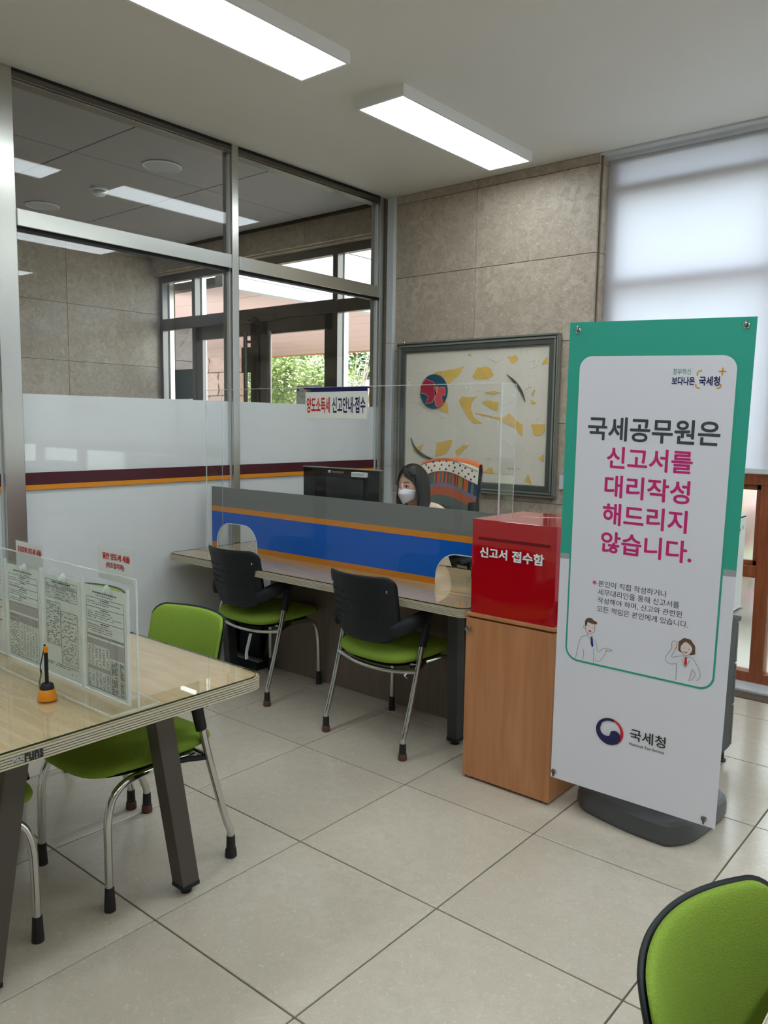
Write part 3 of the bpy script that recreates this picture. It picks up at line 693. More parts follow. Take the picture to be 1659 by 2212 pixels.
# things under the desk
pc = thing('computer_tower', 'black computer tower standing under the left end of the desk', 'computer', (-1.84, .92, 0))
box('case', -.10, .095, -.16, .2, .012, .40, M['black_gloss'], pc, .008)
box('front_bezel', -.10, .095, -.175, -.16, .012, .40, M['black'], pc, .006)
box('drive_slot', -.075, .07, -.178, -.174, .31, .34, M['black_gloss'], pc, .002)
lathe_obj('power_button', [(.01, 0), (.01, .004)], (0, 0, 0), M['steel'], pc, 12).location = (.06, -.178, .37)
box('base_rail', -.105, .10, -.19, .2, 0, .03, M['black'], pc, .004)
cr_ = thing('cable_cover_strip', 'grey rail lying on a low black box under the desk', 'rail', (-1.74, .64, 0))
box('low_box', -.14, .14, -.05, .05, 0, .05, M['black'], cr_, .004); box('rail', -.14, .15, -.045, -.01, .05, .062, M['ink_grey'], cr_, .002)

# blue screen panel on the desk
bp_ = thing('printed_desk_screen', 'grey and blue printed screen board with two arched openings on the desk', 'screen board', (-1.975, .562, DZ))
W_ = 2.10; H_ = .368
def arch(x0, x1, h, r=.085, n=8):
    out = [(x0, 0), (x0, h-r*1.0)]
    for k in range(1, n+1):
        a = PI-PI/2*k/n; out.append((x0+r+r*math.cos(a), h-r+r*math.sin(a)))
    for k in range(n+1):
        a = PI/2-PI/2*k/n; out.append((x1-r+r*math.cos(a), h-r+r*math.sin(a)))
    out.append((x1, 0)); return out
poly = [(0, 0)]+arch(.050, .415, .153, .12)+arch(1.700, 2.065, .157, .12)+[(W_, 0), (W_, H_), (0, H_)]
M['screen_print'] = banded('screen_print', [(.030, (214, 130, 30)), (.218, (0, 94, 202)), (.250, (222, 142, 40)), (3, (122, 124, 124))], 'Z', .34, spec=.3)
o = prism_obj('printed_board', poly[::-1], (0, 0, 0), X3, Z3, -.005, M['screen_print'], bp_)
for x0, x1, h in ((.050, .415, .153), (1.700, 2.065, .157)):
    bm = bmesh.new(); sweep(bm, [Vector((a, -.0028+.0025, c)) for a, c in arch(x0, x1, h, .12)], .0028, 6)
    link_mesh('white_edge_strip', bm, M['white'], bp_)
for xx in (.6, 1.5): box('back_foot', xx, xx+.05, .005, .09, 0, .004, M['acrylic'], bp_)
# acrylic shield
ac = thing('acrylic_shield', 'tall clear acrylic shield standing on the desk before the clerk', 'acrylic shield', (-1.862, .437, DZ+.0058))
AW, AH, wd = 2.005, .932, .115
def acryl(name, x0, x1, y0, y1, z0, z1, parent, m='acrylic'): return box(name, x0, x1, y0, y1, z0, z1, M[m], parent)
acryl('front_pane', 0, AW, -.002, .002, 0, AH, ac)
acryl('side_wing', 0, .004, .002, wd, 0, AH, ac); acryl('side_wing', AW-.004, AW, .002, wd, 0, AH, ac)
acryl('top_edge', 0, AW, -.0022, .0022, AH, AH+.003, ac, 'acrylic_edge')
for xx in (0, AW-.004):
    acryl('corner_edge', xx-.0006, xx+.0046, -.003, .0015, 0, AH, ac, 'acrylic_edge'); acryl('wing_edge', xx, xx+.004, wd, wd+.002, 0, AH, ac, 'acrylic_edge')
    acryl('wing_top', xx, xx+.004, .002, wd, AH, AH+.002, ac, 'acrylic_edge')
acryl('foot_strip', -.09, .25, -.012, .02, .001, .004, ac); acryl('foot_strip', AW-.3, AW, -.012, .02, .001, .004, ac)
for xa_, xb_ in ((-.09, .25), (AW-.3, AW)): acryl('foot_edge', xa_, xb_, -.0125, -.0115, .001, .004, ac, 'acrylic_edge')
# hanging sign on the shield
sg = thing('hanging_sign', 'white Korean desk sign with red and navy lettering hung on the acrylic shield', 'sign', (-1.028, .430, 1.500))
SW = .424
box('sign_board', 0, SW, -.003, 0, 0, .155, M['grey_box'], sg)
box('paper_face', .003, SW-.003, -.0036, -.003, .003, .136, mat('sign_paper', (226, 226, 216), .45), sg)
box('orange_corner', .003, .016, -.0038, -.003, .136, .150, mat('sign_orange', (206, 84, 34), .45), sg)
box('green_corner', .016, .041, -.0038, -.003, .136, .150, mat('sign_green', (48, 120, 52), .45), sg)
box('navy_band', .041, SW, -.0038, -.003, .136, .150, M['ink_navy'], sg)
box('hanging_clip', -.01, SW-.0, -.006, .012, .150, .158, M['ink_navy'], sg)
text('양도소득세', .012, .030, .176, .110, (0, -.0036, 0), X3, Z3, M['red_text'], sg, 'lettering', .025, .0006)
text('신고안내·접수', .192, .030, .413, .110, (0, -.0036, 0), X3, Z3, M['ink_navy'], sg, 'lettering', .025, .0006)
# monitor
mo = thing('monitor', 'black monitor seen from behind on the desk left of the clerk', 'monitor', (-1.12, .80, DZ+.006), math.radians(1.5))
bm = bmesh.new(); bx(bm, -.285, .285, -.012, .018, .12, .502); bevel(bm, .006, 3); link_mesh('casing', bm, M['black_gloss'], mo)
bm = bmesh.new(); bx(bm, -.186, .19, -.040, -.012, .17, .455); bevel(bm, .022, 4); sharp(link_mesh('rear_bulge', bm, M['black_gloss'], mo))
box('top_bezel', -.287, .287, -.014, .020, .499, .504, mat('bezel_grey', (120, 122, 124), .3), mo, .001)
box('screen', -.275, .275, .018, .0185, .135, .49, M['black_gloss'], mo)
box('asset_label', .110, .205, -.0405, -.0122, .462, .487, M['paper'], mo)
text('자산관리번호', .116, .470, .198, .480, (0, -.0405, 0), X3, Z3, M['ink_grey'], mo, 'label_lettering', 0, .0005)
text('MY', -.088, .474, -.064, .489, (0, -.012, 0), X3, Z3, M['white_text'], mo, 'brand_lettering', .03, .0008)
text('㈜대원하이컴퓨터', -.058, .475, .030, .486, (0, -.012, 0), X3, Z3, M['ink_lgrey'], mo, 'brand_lettering', .01, .0008)
tube('stand_neck', [(0, -.015, .2), (0, -.05, .12), (0, -.04, .01)], .025, M['black'], mo, 12)
lathe_obj('stand_base', [(.12, 0), (.12, .006), (.05, .014), (.03, .016)], (0, -.02, 0), M['black'], mo, 28)
# cable ring seen through the left opening
cb = thing('coiled_cable', 'coiled black cable hanging behind the left arched opening', 'cable', (-1.545, .70, .815))
bm = bmesh.new()
for k, rr in enumerate((.046, .042, .034)):
    sweep(bm, [Vector((rr*.8*math.cos(a), .004*k, rr*math.sin(a))) for a in [2*PI*i/24 for i in range(24)]], .0022, 6, closed=True)
sweep(bm, catmull([(0, 0, -.045), (.02, .03, -.08), (.06, .06, -.088)], 5), .0022, 6)
link_mesh('cable_loops', bm, M['rubber'], cb)
wr = thing('loose_cable', 'thin white cord drooping to the desk behind the left opening', 'cord', (-1.80, .66, DZ+.006))
tube('cord', [(.10, .2, .24), (.06, .12, .10), (.03, .02, .003), (.08, .0, .002), (.16, -.02, .002)], .0022, M['paper'], wr, 6, 4)
ph = thing('desk_phone', 'black desk telephone behind the right arched opening', 'telephone', (-.14, .86, DZ+.006), .2)
bm = bmesh.new(); bx(bm, -.09, .09, -.08, .08, 0, .05); bevel(bm, .012, 3); sharp(link_mesh('body', bm, M['black'], ph))
bm = bmesh.new(); bx(bm, -.085, -.04, -.09, .09, .05, .08); bevel(bm, .014, 3); sharp(link_mesh('handset', bm, M['black'], ph))
for i in range(3):
    for j in range(4): box('key', -.02+i*.03, .0+i*.03, -.06+j*.028, -.042+j*.028, .05, .055, M['grey_box'], ph, .002)

# ------------------------------------------------------------------ oak cabinet with red ballot box
cbn = thing('oak_cabinet', 'narrow oak veneer cabinet with a round metal knob, under the red box', 'cabinet', (.335, .435, 0))
box('carcass', -.200, .203, -.192, .20, .012, .697, M['beech'], cbn, .0015)
box('door', -.202, .205, -.212, -.193, .012, .690, M['beech'], cbn, .0015)
box('top_board', -.202, .205, -.214, .20, .6985, .712, M['beech'], cbn, .0015)
kb = lathe_obj('knob', [(.006, 0), (.007, .012), (.013, .014), (.0145, .02), (.012, .026), (.004, .027)], (0, 0, 0), M['steel'], cbn, 20)
kb.rotation_euler = (PI/2, 0, 0); kb.location = (-.178, -.212, .648)
for x_ in (-.18, .18):
    for y_ in (-.19, .18): lathe_obj('foot', [(.014, 0), (.014, .013)], (x_, y_, 0), M['gold'], cbn, 10)
rb = thing('red_submission_box', 'glossy red submission box with slot and white Korean lettering on the oak cabinet', 'box', (.335, .435, .712))
RH = .389
bm = bmesh.new(); bx(bm, -.190, .192, -.2, .2, 0, RH); bevel(bm, .0012, 1); link_mesh('body', bm, M['red'], rb)
prism_obj('slot', rrect(-.160, .168, .306, .318, .0055), (0, -.2, 0), X3, Z3, .0006, M['red_dark'], rb)
text('신고서', -.150, .235, -.022, .278, (0, -.2, 0), X3, Z3, M['white_text'], rb, 'raised_lettering', .03, .003)
text('접수함', -.000, .232, .142, .278, (0, -.2, 0), X3, Z3, M['white_text'], rb, 'raised_lettering', .03, .003)
for s_, a, b_ in (('신고서', -.150, -.022), ('접수함', .0, .142)):
    o = text(s_, a+.001, .234 if s_[0] == '신' else .231, b_+.001, .277, (0, -.2, 0), X3, Z3, M['ink_grey'], rb, 'lettering_edge', .036, .0015)
for k, (x_, y_) in enumerate(((-.03, .02), (.04, .07), (.10, .12))):
    tube('glue_streak', [(x_-.045, y_-.03, RH+.0006), (x_-.02, y_+.0, RH+.0012), (x_+.02, y_+.01, RH+.0006)], .0022, M['white'], rb, 6, 3, .3)

# ------------------------------------------------------------------ chairs
def make_chair(label, group, cap_rear=True, cap_front=False):
    t = thing('visitor_chair', label, 'chair', (0, 0, 0), 0, group)
    # seat
    so = []
    for k in range(40):
        a = 2*PI*k/40; c_, s_ = math.cos(a), math.sin(a); n_ = 3.5
        so.append((.236*abs(c_)**(2/n_)*(1 if c_ > 0 else -1)*(1-.06*s_), .235*abs(s_)**(2/n_)*(1 if s_ > 0 else -1)+.03))
    def wseat(a, b_, h):
        z = .425+h+.018*(a/.236)**2*(1 if b_ < .2 else .6)-.10*max(0, b_-.16)**1.3*2.2-.05*max(0, -b_-.12)
        return (a, b_, z)
    pad('seat', so, .042, .040, wseat, M['green'], t, 14)
    def wpan(a, b_, h): x_, y_, z_ = wseat(a*.8, b_*.8, 0); return (x_, y_, z_-.040+h)
    pad('seat_pan', so, .0, .012, wpan, M['black'], t, 4)
    # backrest: shell and cushion
    bo = rrect(-.200, .200, -.155, .15, [.042, .042, .085, .085], 7)
    bo = [(a*(1+.02*(b_/.15)), b_-.012*(1-(a/.2)**2)*(1 if b_ < 0 else -0.6)) for a, b_ in bo]
    bo = densify(bo, .016)
    def wback(off):
        def f(a, b_, h):
            y = -.268-.18*(b_+.02)-.30*(b_+.02)**2*(1 if b_ > 0 else -1)+1.75*a*a+off+h
            return (a, y, .665+b_)
        return f
    pad('backrest_shell', bo, .004, .008, wback(0), M['black'], t, 6, 6)
    bo2 = [(a*.962, b_*.972) for a, b_ in bo]
    pad('backrest_cushion', bo2, .022, .0, wback(.006), M['green'], t, 14, 3.4)
    # perforations in the shell
    bm = bmesh.new(); wf = wback(-.0085)
    for r_ in range(4):
        for c_ in range(13):
            if r_ % 2 == 0 and c_ in (5, 6, 7): continue
            a = -.150+c_*.025+(.008 if r_ % 2 else 0); b_ = .062-r_*.034
            if abs(a) > .168: continue
            x_, y_, z_ = wf(a, b_, 0); vs = [bm.verts.new((x_+.0056*math.cos(q), y_, z_+.0056*math.sin(q))) for q in [2*PI*k/8 for k in range(8)]]
            bm.faces.new(vs)
    tag(link_mesh('perforations', bm, mat('perforation_black', (6, 6, 7), .9) if 'perforation_black' not in bpy.data.materials else bpy.data.materials['perforation_black'], t), kind='stuff')
    for a, b_ in ((-.165, .085), (.165, .085), (-.165, -.09), (.165, -.09)):
        x_, y_, z_ = wback(-.0075)(a, b_, 0)
        o = lathe_obj('screw', [(.006, 0), (.006, .002), (.003, .003)], (0, 0, 0), M['chrome'], t, 10); o.rotation_euler = (PI/2, 0, 0); o.location = (x_, y_, z_)
    for s in (-1, 1):
        # arm bracket: sweeps from the shell forward and down onto the chrome leg
        tube('arm_bracket', [(s*.165, -.212, .565), (s*.195, -.19, .582), (s*.228, -.15, .605), (s*.248, -.10, .625), (s*.2505, -.052, .636)], [.018, .022, .022, .020, .013], M['black'], t, 12, 3, 1.6)
        bm = bmesh.new()
        P = [(s*.250, -.050, .648), (s*.249, -.062, .62), (s*.247, -.072, .58), (s*.245, -.094, .49)]
        sweep(bm, catmull(P, 4), [.013, .020, .023, .0235, .0235, .023, .022, .0215, .021, .0205, .020, .0198, .0195], 12, flat=.8)
        sharp(link_mesh('leg_socket', bm, M['black'], t))
        lg = tube('leg', [(s*.2445, -.096, .50), (s*.243, -.120, .40), (s*.242, -.165, .24), (s*.242, -.199, .13), (s*.242, -.214, .09), (s*.242, -.216, .02)], .0125, M['chrome'], t, 12, 5)
        tube('ferrule', [(s*.242, -.216, .012), (s*.242, -.216, .075)], [.0168, .0145], M['rubber'], lg, 14)
        if cap_rear: lathe_obj('floor_cap', [(.018, 0), (.0205, .004), (.019, .026), (.0165, .03)], (s*.242, -.216, 0), M['brown_rubber'], lg, 16)
        else: lathe_obj('floor_cap', [(.0165, 0), (.0175, .004), (.0165, .02)], (s*.242, -.216, 0), M['rubber'], lg, 16)
        lg = tube('leg', [(s*.19, -.10, .392), (s*.19, .05, .388), (s*.19, .14, .382), (s*.192, .193, .352), (s*.194, .216, .29), (s*.197, .221, .20), (s*.20, .222, .02)], .0125, M['chrome'], t, 12, 5)
        tube('ferrule', [(s*.20, .222, .0), (s*.20, .222, .075)], [.0175, .0138], M['rubber'], lg, 14)
        tube('seat_rail', [(s*.2425, -.125, .385), (s*.215, -.06, .39), (s*.19, .0, .39)], .010, M['black'], t, 8)
    tube('cross_bar', [(-.243, -.13, .382), (-.12, -.152, .366), (0, -.16, .362), (.12, -.152, .366), (.243, -.13, .382)], .0105, M['chrome'], t, 10, 5, 1)
    tube('under_bar', [(-.19, .06, .386), (.19, .06, .386)], .011, M['chrome'], t, 8)
    return t
cA = make_chair('green chair facing the desk with black perforated back, left one with a hanging white tag', 'green visitor chairs')
cA.location = (-1.36, .45, 0); cA.rotation_euler = (0, 0, .02)
cB = copy_tree(cA); cB['label'] = 'green chair facing the desk with black perforated back, right one beside the oak cabinet'
cB.location = (-.395, .405, 0); cB.rotation_euler = (0, 0, math.radians(-1.5))
cC = copy_tree(cA); cC['label'] = 'green chair tucked under the table end, green backrest toward the camera, nearest the white partition'
cC.location = (-.345, -1.045, 0); cC.rotation_euler = (0, 0, PI+.02)
lg_ = [c for c in cC.children if c.name.startswith('leg') and not c.name.startswith('leg_')][0]
for c in lg_.children:
    if c.name.startswith('floor_cap'): c.data = c.data.copy(); c.data.materials[0] = M['rubber']
cD = copy_tree(cA); cD['label'] = 'green chair mostly hidden behind the table leaflet holder, only its legs showing'
cD.location = (-.905, -1.07, 0); cD.rotation_euler = (0, 0, PI-.02)
cE = copy_tree(cA); cE['label'] = 'green chair at the left picture edge, only seat corner and one leg visible'
cE.location = (-.366, -1.697, 0); cE.rotation_euler = (0, 0, 0)
cF = copy_tree(cA); cF['label'] = 'green chair with black rim cut off by the bottom right corner'
cF.location = (1.886, -1.452, 0); cF.rotation_euler = (0, 0, -PI/2-.10)
for o in cA.children:
    pass
tg = tube('hanging_tag', [(.06, -.165, .345), (.055, -.175, .30), (.04, -.178, .24), (.035, -.172, .20)], .011, M['paper'], cA, 8, 4, .08)
tg2 = tube('tag_loop', [(.20, -.135, .375), (.195, -.155, .36), (.195, -.14, .345)], .006, M['paper'], cB, 8, 4, .2)

# table whose corner shows at the bottom right
tr = thing('side_table', 'corner of another glass topped table in the bottom right corner', 'table', (2.4, -1.5, 0))
table_parts(tr, -.68, .6, -.85, .9, .734, M['beech_top'])
for xx in (-.5, .45):
    for s in (1, -1): leg_prism('leg', (xx, s*.70, .0), (xx, s*.6, .70), .058, .062, M['leg'], tr)

# ------------------------------------------------------------------ leaflet stand on the table
st = thing('leaflet_stand', 'long clear acrylic leaflet divider with document pockets on the left table', 'leaflet stand', (.19, -1.362, TZ))
SLn = 1.35
acryl('back_pane', -SLn, 0, -.002, .002, 0, .338, st)
acryl('top_edge', -SLn, 0, -.0022, .0022, .338, .341, st, 'acrylic_edge'); acryl('end_edge', -.001, .0015, -.0025, .0025, 0, .338, st, 'acrylic_edge')
acryl('base_plate', -SLn, 0, -.078, .062, .0005, .0035, st)
acryl('base_edge', -SLn, 0, -.080, -.077, .0005, .0045, st, 'acrylic_edge'); acryl('base_edge', -.0015, .0015, -.08, .064, .0005, .0045, st, 'acrylic_edge')
acryl('base_edge', -SLn, 0, .062, .064, .0005, .0045, st, 'acrylic_edge')
def sheet(p, x0, x1, z0, z1, kind, y=-.0085, sgn=-1):
    """printed document: paper with ruled lines, boxes and rows of text"""
    box('paper_sheet', x0, x1, y, y+.0006, z0, z1, M['paper_green'] if kind != 4 else M['paper'], p)
    rg = random.Random(kind*11+5); w = x1-x0; h = z1-z0
    bm = bmesh.new(); o = (0, y, 0)
    def rect(a, b_, c_, d_, mi, dp=.0004): # a..b in width fraction, c..d in height fraction from the top
        A = [bm.verts.new((x0+w*q, y-dp, z1-h*s_)) for q, s_ in ((a, c_), (b_, c_), (b_, d_), (a, d_))]; bm.faces.new(A).material_index = mi
    def line(a, b_, c_, d_, t_=.0012):
        if abs(a-b_) < 1e-6: rect(a-t_/w/2, a+t_/w/2, c_, d_, 0)
        else: rect(a, b_, c_-t_/h/2, c_+t_/h/2, 0)
    def words(a, b_, c_, hh=.008, mi=1, dens=.75):
        q = a
        while q < b_:
            l_ = rg.uniform(.015, .06)
            if rg.random() < dens: rect(q, min(q+l_, b_), c_, c_+hh, mi, .0006)
            q += l_+.012
    def frame(a, b_, c_, d_): line(a, b_, c_, c_); line(a, b_, d_, d_); line(a, a, c_, d_); line(b_, b_, c_, d_)
    if kind in (1, 3):
        words(.22, .78, .05, .014, 0, 1); words(.3, .7, .08, .008)
        ys_ = [.11, .20, .33, .46] if kind == 3 else [.10, .16, .23, .31, .40]
        for c_, d_ in zip(ys_, ys_[1:]):
            frame(.06, .94, c_, d_); words(.4, .6, c_+.012, .010, 0, 1)
            q = c_+.035
            while q < d_-.015: words(.09, rg.uniform(.4, .9), q, .007, 1, .9); q += .02
        if kind == 3:
            rect(.06, .94, .46, .475, 2); rect(.06, .60, .50, .56, 2); rect(.60, .94, .50, .64, 2); rect(.06, .60, .76, .80, 2); frame(.06, .94, .475, .97); line(.60, .60, .475, .97)
            for r_ in range(28):
                c_ = .57+r_*.0145
                if not .745 < c_ < .81:
                    for k in range(6): words(.08+k*.088, .14+k*.088, c_, .007, 1, .85)
                if c_ > .65: words(.64, .78, c_, .007, 1, .8); words(.84, .92, c_, .007, 1, .8); line(.60, .94, c_+.011, c_+.011, .0006)
        else:
            rect(.06, .94, .40, .50, 2); frame(.06, .94, .40, .97); rect(.06, .94, .52, .60, 2)
            for r_ in range(26):
                words(.08, .34, .53+r_*.017, .007, 0, .7)
                for k in range(6): words(.40+k*.088, .46+k*.088, .53+r_*.017, .007, 1, .8)
            line(.36, .36, .52, .97)
    elif kind == 2:
        words(.25, .75, .06, .014, 0, 1); frame(.08, .92, .05, .23); rect(.08, .92, .105, .12, 2)
        for q in (.085, .12, .145, .175, .205): line(.08, .92, q, q, .0007); words(.10, .88, q+.008, .008, 1, .6)
        frame(.08, .47, .27, .70); frame(.48, .92, .34, .86)
        for r_ in range(22): line(.08, .47, .29+r_*.019, .29+r_*.019, .0005); words(.10, .45, .277+r_*.019, .008, 1, .5)
        for r_ in range(24): line(.48, .92, .36+r_*.021, .36+r_*.021, .0005); words(.50, .9, .345+r_*.021, .008, 1, .5)
        words(.08, .92, .88, .009, 1, .9); words(.08, .7, .90, .009, 1, .8); words(.5, .85, .94, .009, 0, .4)
    else:
        for c_ in (.12, .16, .20): words(.1, .9, c_, .014, 1, 1)
        rect(.1, .9, .235, .25, 3)
        for c_ in (.42, .50, .64): rect(.1, .92, c_, c_+.012, 3, .0005); words(.1, .92, c_+.001, .011, 0, 1)
        for c_ in (.46, .55, .60, .70): words(.1, .85, c_, .011, 1, 1)
    q = link_mesh('printed_rows', bm, [M['ink_dark'], M['ink_grey'], M['ink_lgrey'], mat('highlighter', (190, 180, 90), .6)], p); tag(q, kind='stuff')
for k in range(5):
    xa = -.248-k*.2265; xb = xa+.222
    pk = acryl('document_pocket', xa, xb, -.0135, -.0115, .006, .312, st)
    acryl('pocket_edge', xa, xa+.002, -.0135, -.004, .006, .312, st, 'acrylic_edge'); acryl('pocket_edge', xb-.002, xb, -.0135, -.004, .006, .312, st, 'acrylic_edge')
    acryl('pocket_edge', xa, xb, -.0135, -.004, .006, .008, st, 'acrylic_edge')
    pp = thing('document_sheet', ['printed tax form sheet in the rightmost pocket of the leaflet stand', 'printed tax form sheet in the second pocket from the right', 'grey printed rate sheet in the third pocket from the right', 'notice with bold lines at the left edge of the leaflet stand', 'document in the hidden last pocket of the leaflet stand'][k], 'document', (.19+xa, -1.362, TZ+.008), 0, 'sheets in the leaflet stand')
    sheet(pp, .008, .214, .002, .292, [3, 2, 1, 4, 1][k])
for x_ in (-.11, -.335, -.56):
    hk = thing('suction_hook', {-.11: 'clear suction hook at the top of the rightmost document pocket', -.335: 'clear suction hook at the top of the middle document pocket', -.56: 'clear suction hook on the left part of the leaflet stand'}[x_], 'hook', (.19+x_, -1.378, TZ+.302), 0, 'clear suction hooks')
    o = lathe_obj('cup', [(.013, 0), (.011, .004), (.005, .009), (.007, .013), (.003, .016)], (0, 0, 0), M['acrylic_edge'], hk, 16); o.rotation_euler = (PI/2, 0, 0)
for x0, x1, z0, z1, rows_, lb in ((.004, .166, 1.080, 1.146, ('일반 양도세 세율', '(비조정지역)'), 'small white card with two lines of red lettering atop the leaflet stand'),
                                (-.466, -.30, 1.045, 1.112, ('조정지역 양도세 세율',), 'small white card with one line of red lettering at the left of the leaflet stand')):
    cdn = thing('name_card', lb, 'sign', (x0, -1.355, z0-.02))
    w = x1-x0; h = z1-z0+.02
    box('card', 0, w, -.0008, 0, 0, h, M['paper'], cdn); box('sleeve', -.003, w+.003, -.0018, .001, -.003, h+.004, M['acrylic'], cdn)
    if len(rows_) == 2:
        text(rows_[0], .022, .056, w-.012, .074, (0, -.0018, 0), X3, Z3, M['red_text'], cdn, 'lettering', .03, .0005)
        text(rows_[1], .038, .031, w-.038, .049, (0, -.0018, 0), X3, Z3, M['red_text'], cdn, 'lettering', .03, .0005)
    else: text(rows_[0], .012, .052, w-.008, .073, (0, -.0018, 0), X3, Z3, M['red_text'], cdn, 'lettering', .03, .0005)
# pen on its orange base
pn = thing('counter_pen', 'black pen in an orange and black cone stand with coiled cord', 'pen', (-.058, -1.478, TZ))
lathe_obj('base', [(.021, 0), (.0215, .002), (.0165, .022), (.0155, .024)], (0, 0, 0), mat('pen_orange', (240, 150, 20), .4), pn, 24)
lathe_obj('holder_cap', [(.0155, .024), (.0135, .034), (.010, .037)], (0, 0, 0), M['black'], pn, 24)
tube('pen_barrel', [(0, 0, .030), (-.001, 0, .118)], .0042, M['black'], pn, 12); tube('pen_tip_cap', [(-.001, 0, .106), (-.001, 0, .119)], .0045, mat('pen_orange2', (240, 150, 20), .4), pn, 12)
pn.scale = (1.2, 1.2, 1.2)
bm = bmesh.new(); sweep(bm, catmull([(-.002, 0, .119), (-.006, 0, .123), (-.009, 0, .112), (-.014, -.003, .088), (-.020, -.004, .070), (-.017, -.005, .064)], 5), .0014, 6)
cc = catmull([(-.017, -.005, .064), (-.013, -.006, .058), (-.013, -.008, .045), (-.018, -.008, .028), (-.020, -.006, .008)], 22)
hel = []
for i, c_ in enumerate(cc):
    a = i*PI*.55; hel.append(c_+Vector((.0022*math.cos(a), .0022*math.sin(a), 0)))
sweep(bm, hel, .0006, 4); link_mesh('coiled_cord', bm, M['rubber'], pn)

# ------------------------------------------------------------------ banner stand
bO = Vector((.627, .079, 1.838)); bU = Vector((.99721, .06837, -.03002)).normalized(); bV = Vector((-.03396, .05728, -.99778)).normalized()
bn = thing('banner_stand', 'tall teal and white Korean notice banner on a dark water filled base', 'banner', (.87, .45, 0))
BO = bO-Vector((.87, .45, 0)); BW, BH = .60, 1.693
V2 = -bV
def bprism(name, poly, dp, m, parent, th=.0005):
    """poly in (u, v down) metres; dp = how far proud of the sheet toward the viewer"""
    Nn = bU.cross(V2).normalized(); q = [(a, -b_) for a, b_ in poly]
    if sum(q[i][0]*q[(i+1) % len(q)][1]-q[(i+1) % len(q)][0]*q[i][1] for i in range(len(q))) < 0: q = q[::-1]
    return prism_obj(name, q, BO+Nn*(dp-th), bU, V2, th, m, parent)
sh = bprism('banner_sheet', [(0, 0), (BW, 0), (BW, BH), (0, BH)], 0, M['banner_white'], bn, .0008)
bprism('teal_field', [(0, 0), (BW, 0), (BW, .79), (0, .815)], .0006, M['banner_teal'], bn)
bprism('grey_line', [(0, .815), (.046, .813), (.046, .833), (0, .835)], .0006, M['banner_grey'], bn)
bprism('grey_line', [(.55, .793), (BW, .79), (BW, .811), (.55, .814)], .0006, M['banner_grey'], bn)
bprism('teal_outline', rrect(.036, .560, .108, 1.211, [.05, .05, .05, .05], 8), .0012, M['banner_line'], bn)
bprism('white_panel', rrect(.0425, .5535, .1145, 1.2035, [.044]*4, 8), .0018, M['banner_white'], bn)
def btext(s_, u0, v0, u1, v1, m, bold=.0, nm='lettering', dp=.0024): return text(s_, u0, -v1, u1, -v0, BO, bU, V2, m, bn, nm, bold, dp)
btext('국세공무원은', .083, .318, .520, .399, M['ink_dark'], .021)
btext('신고서를', .156, .418, .442, .494, M['ink_magenta'], .021)
btext('대리작성', .153, .516, .440, .594, M['ink_magenta'], .021)
btext('해드리지', .151, .614, .438, .691, M['ink_magenta'], .021)
btext('않습니다.', .150, .714, .460, .790, M['ink_magenta'], .021)
btext('정부혁신', .360, .1555, .416, .1745, M['ink_teal'], .0)
btext('보다나은', .358, .181, .430, .208, M['ink_navy'], .03)
btext('국세청', .443, .179, .506, .209, M['ink_navy'], .03)
bm = bmesh.new(); Nn = bU.cross(V2).normalized()
for pts in ([(.436, .178), (.437, .168), (.442, .163), (.450, .1625)], [(.434, .204), (.435, .213), (.439, .2165), (.447, .217)], [(.497, .2165), (.505, .216), (.5095, .212), (.510, .203)], [(.500, .164), (.523, .164)], [(.5115, .1525), (.5115, .1765)]):
    stroke(bm, [(a, -b_) for a, b_ in pts], .0042, BO, bU, V2, .0026)
link_mesh('yellow_brackets', bm, M['ink_yellow'], bn)
for s_, a, b_, u1 in (('본인이 직접 작성하거나', .149, .893, .388), ('세무대리인을 통해 신고서를', .149, .924, .431), ('작성해야 하며, 신고와 관련된', .149, .955, .442), ('모든 책임은 본인에게 있습니다.', .149, .986, .464)):
    btext(s_, a, b_, u1, b_+.0225, M['ink_black'], .0)
bm = bmesh.new()
for k in range(3):
    a = PI*k/3+PI/6; stroke(bm, [(.135-.0085*math.cos(a), -.904-.0085*math.sin(a)), (.135+.0085*math.cos(a), -.904+.0085*math.sin(a))], .0026, BO, bU, V2, .0026)
link_mesh('asterisk', bm, M['ink_magenta'], bn)
# emblem: blue swirl with red crescent
ex, ey, er = .2195, 1.446, .0505
def ell(cx, cy_, r, a0, a1, n=18): return [(cx+r*math.cos(math.radians(a0+(a1-a0)*k/n)), cy_-r*math.sin(math.radians(a0+(a1-a0)*k/n))) for k in range(n+1)]
bprism('emblem_red', ell(ex, ey, er, 118, -70, 26)+ell(ex-.004, ey-.001, er-.0065, -74, 118, 26), .0026, M['ink_red'], bn)
blue = ell(ex, ey, er, 80, 290, 26)+ell(ex+.019, ey+.018, .030, -95, 0, 6)+ell(ex+.0165, ey+.016, .0235, 20, 150, 10)+ell(ex-.012, ey-.006, .024, -75, -210, 12)+ell(ex+.004, ey-.002, er-.006, 140, 80, 5)
blue = ell(ex, ey, er, 75, 285, 28)+[(ex+.030, ey+.040), (ex+.040, ey+.024)]+ell(ex+.0195, ey+.014, .0215, -5, 135, 10)+ell(ex-.012, ey-.004, .0235, -60, -190, 12)+ell(ex+.002, ey+.001, er-.0085, 140, 72, 6)
bprism('emblem_blue', blue, .0034, M['ink_navy'], bn)
btext('국세청', .293, 1.412, .418, 1.4555, M['ink_black'], .012)
btext('National Tax Service', .2925, 1.4655, .4155, 1.4755, M['ink_black'], .008)
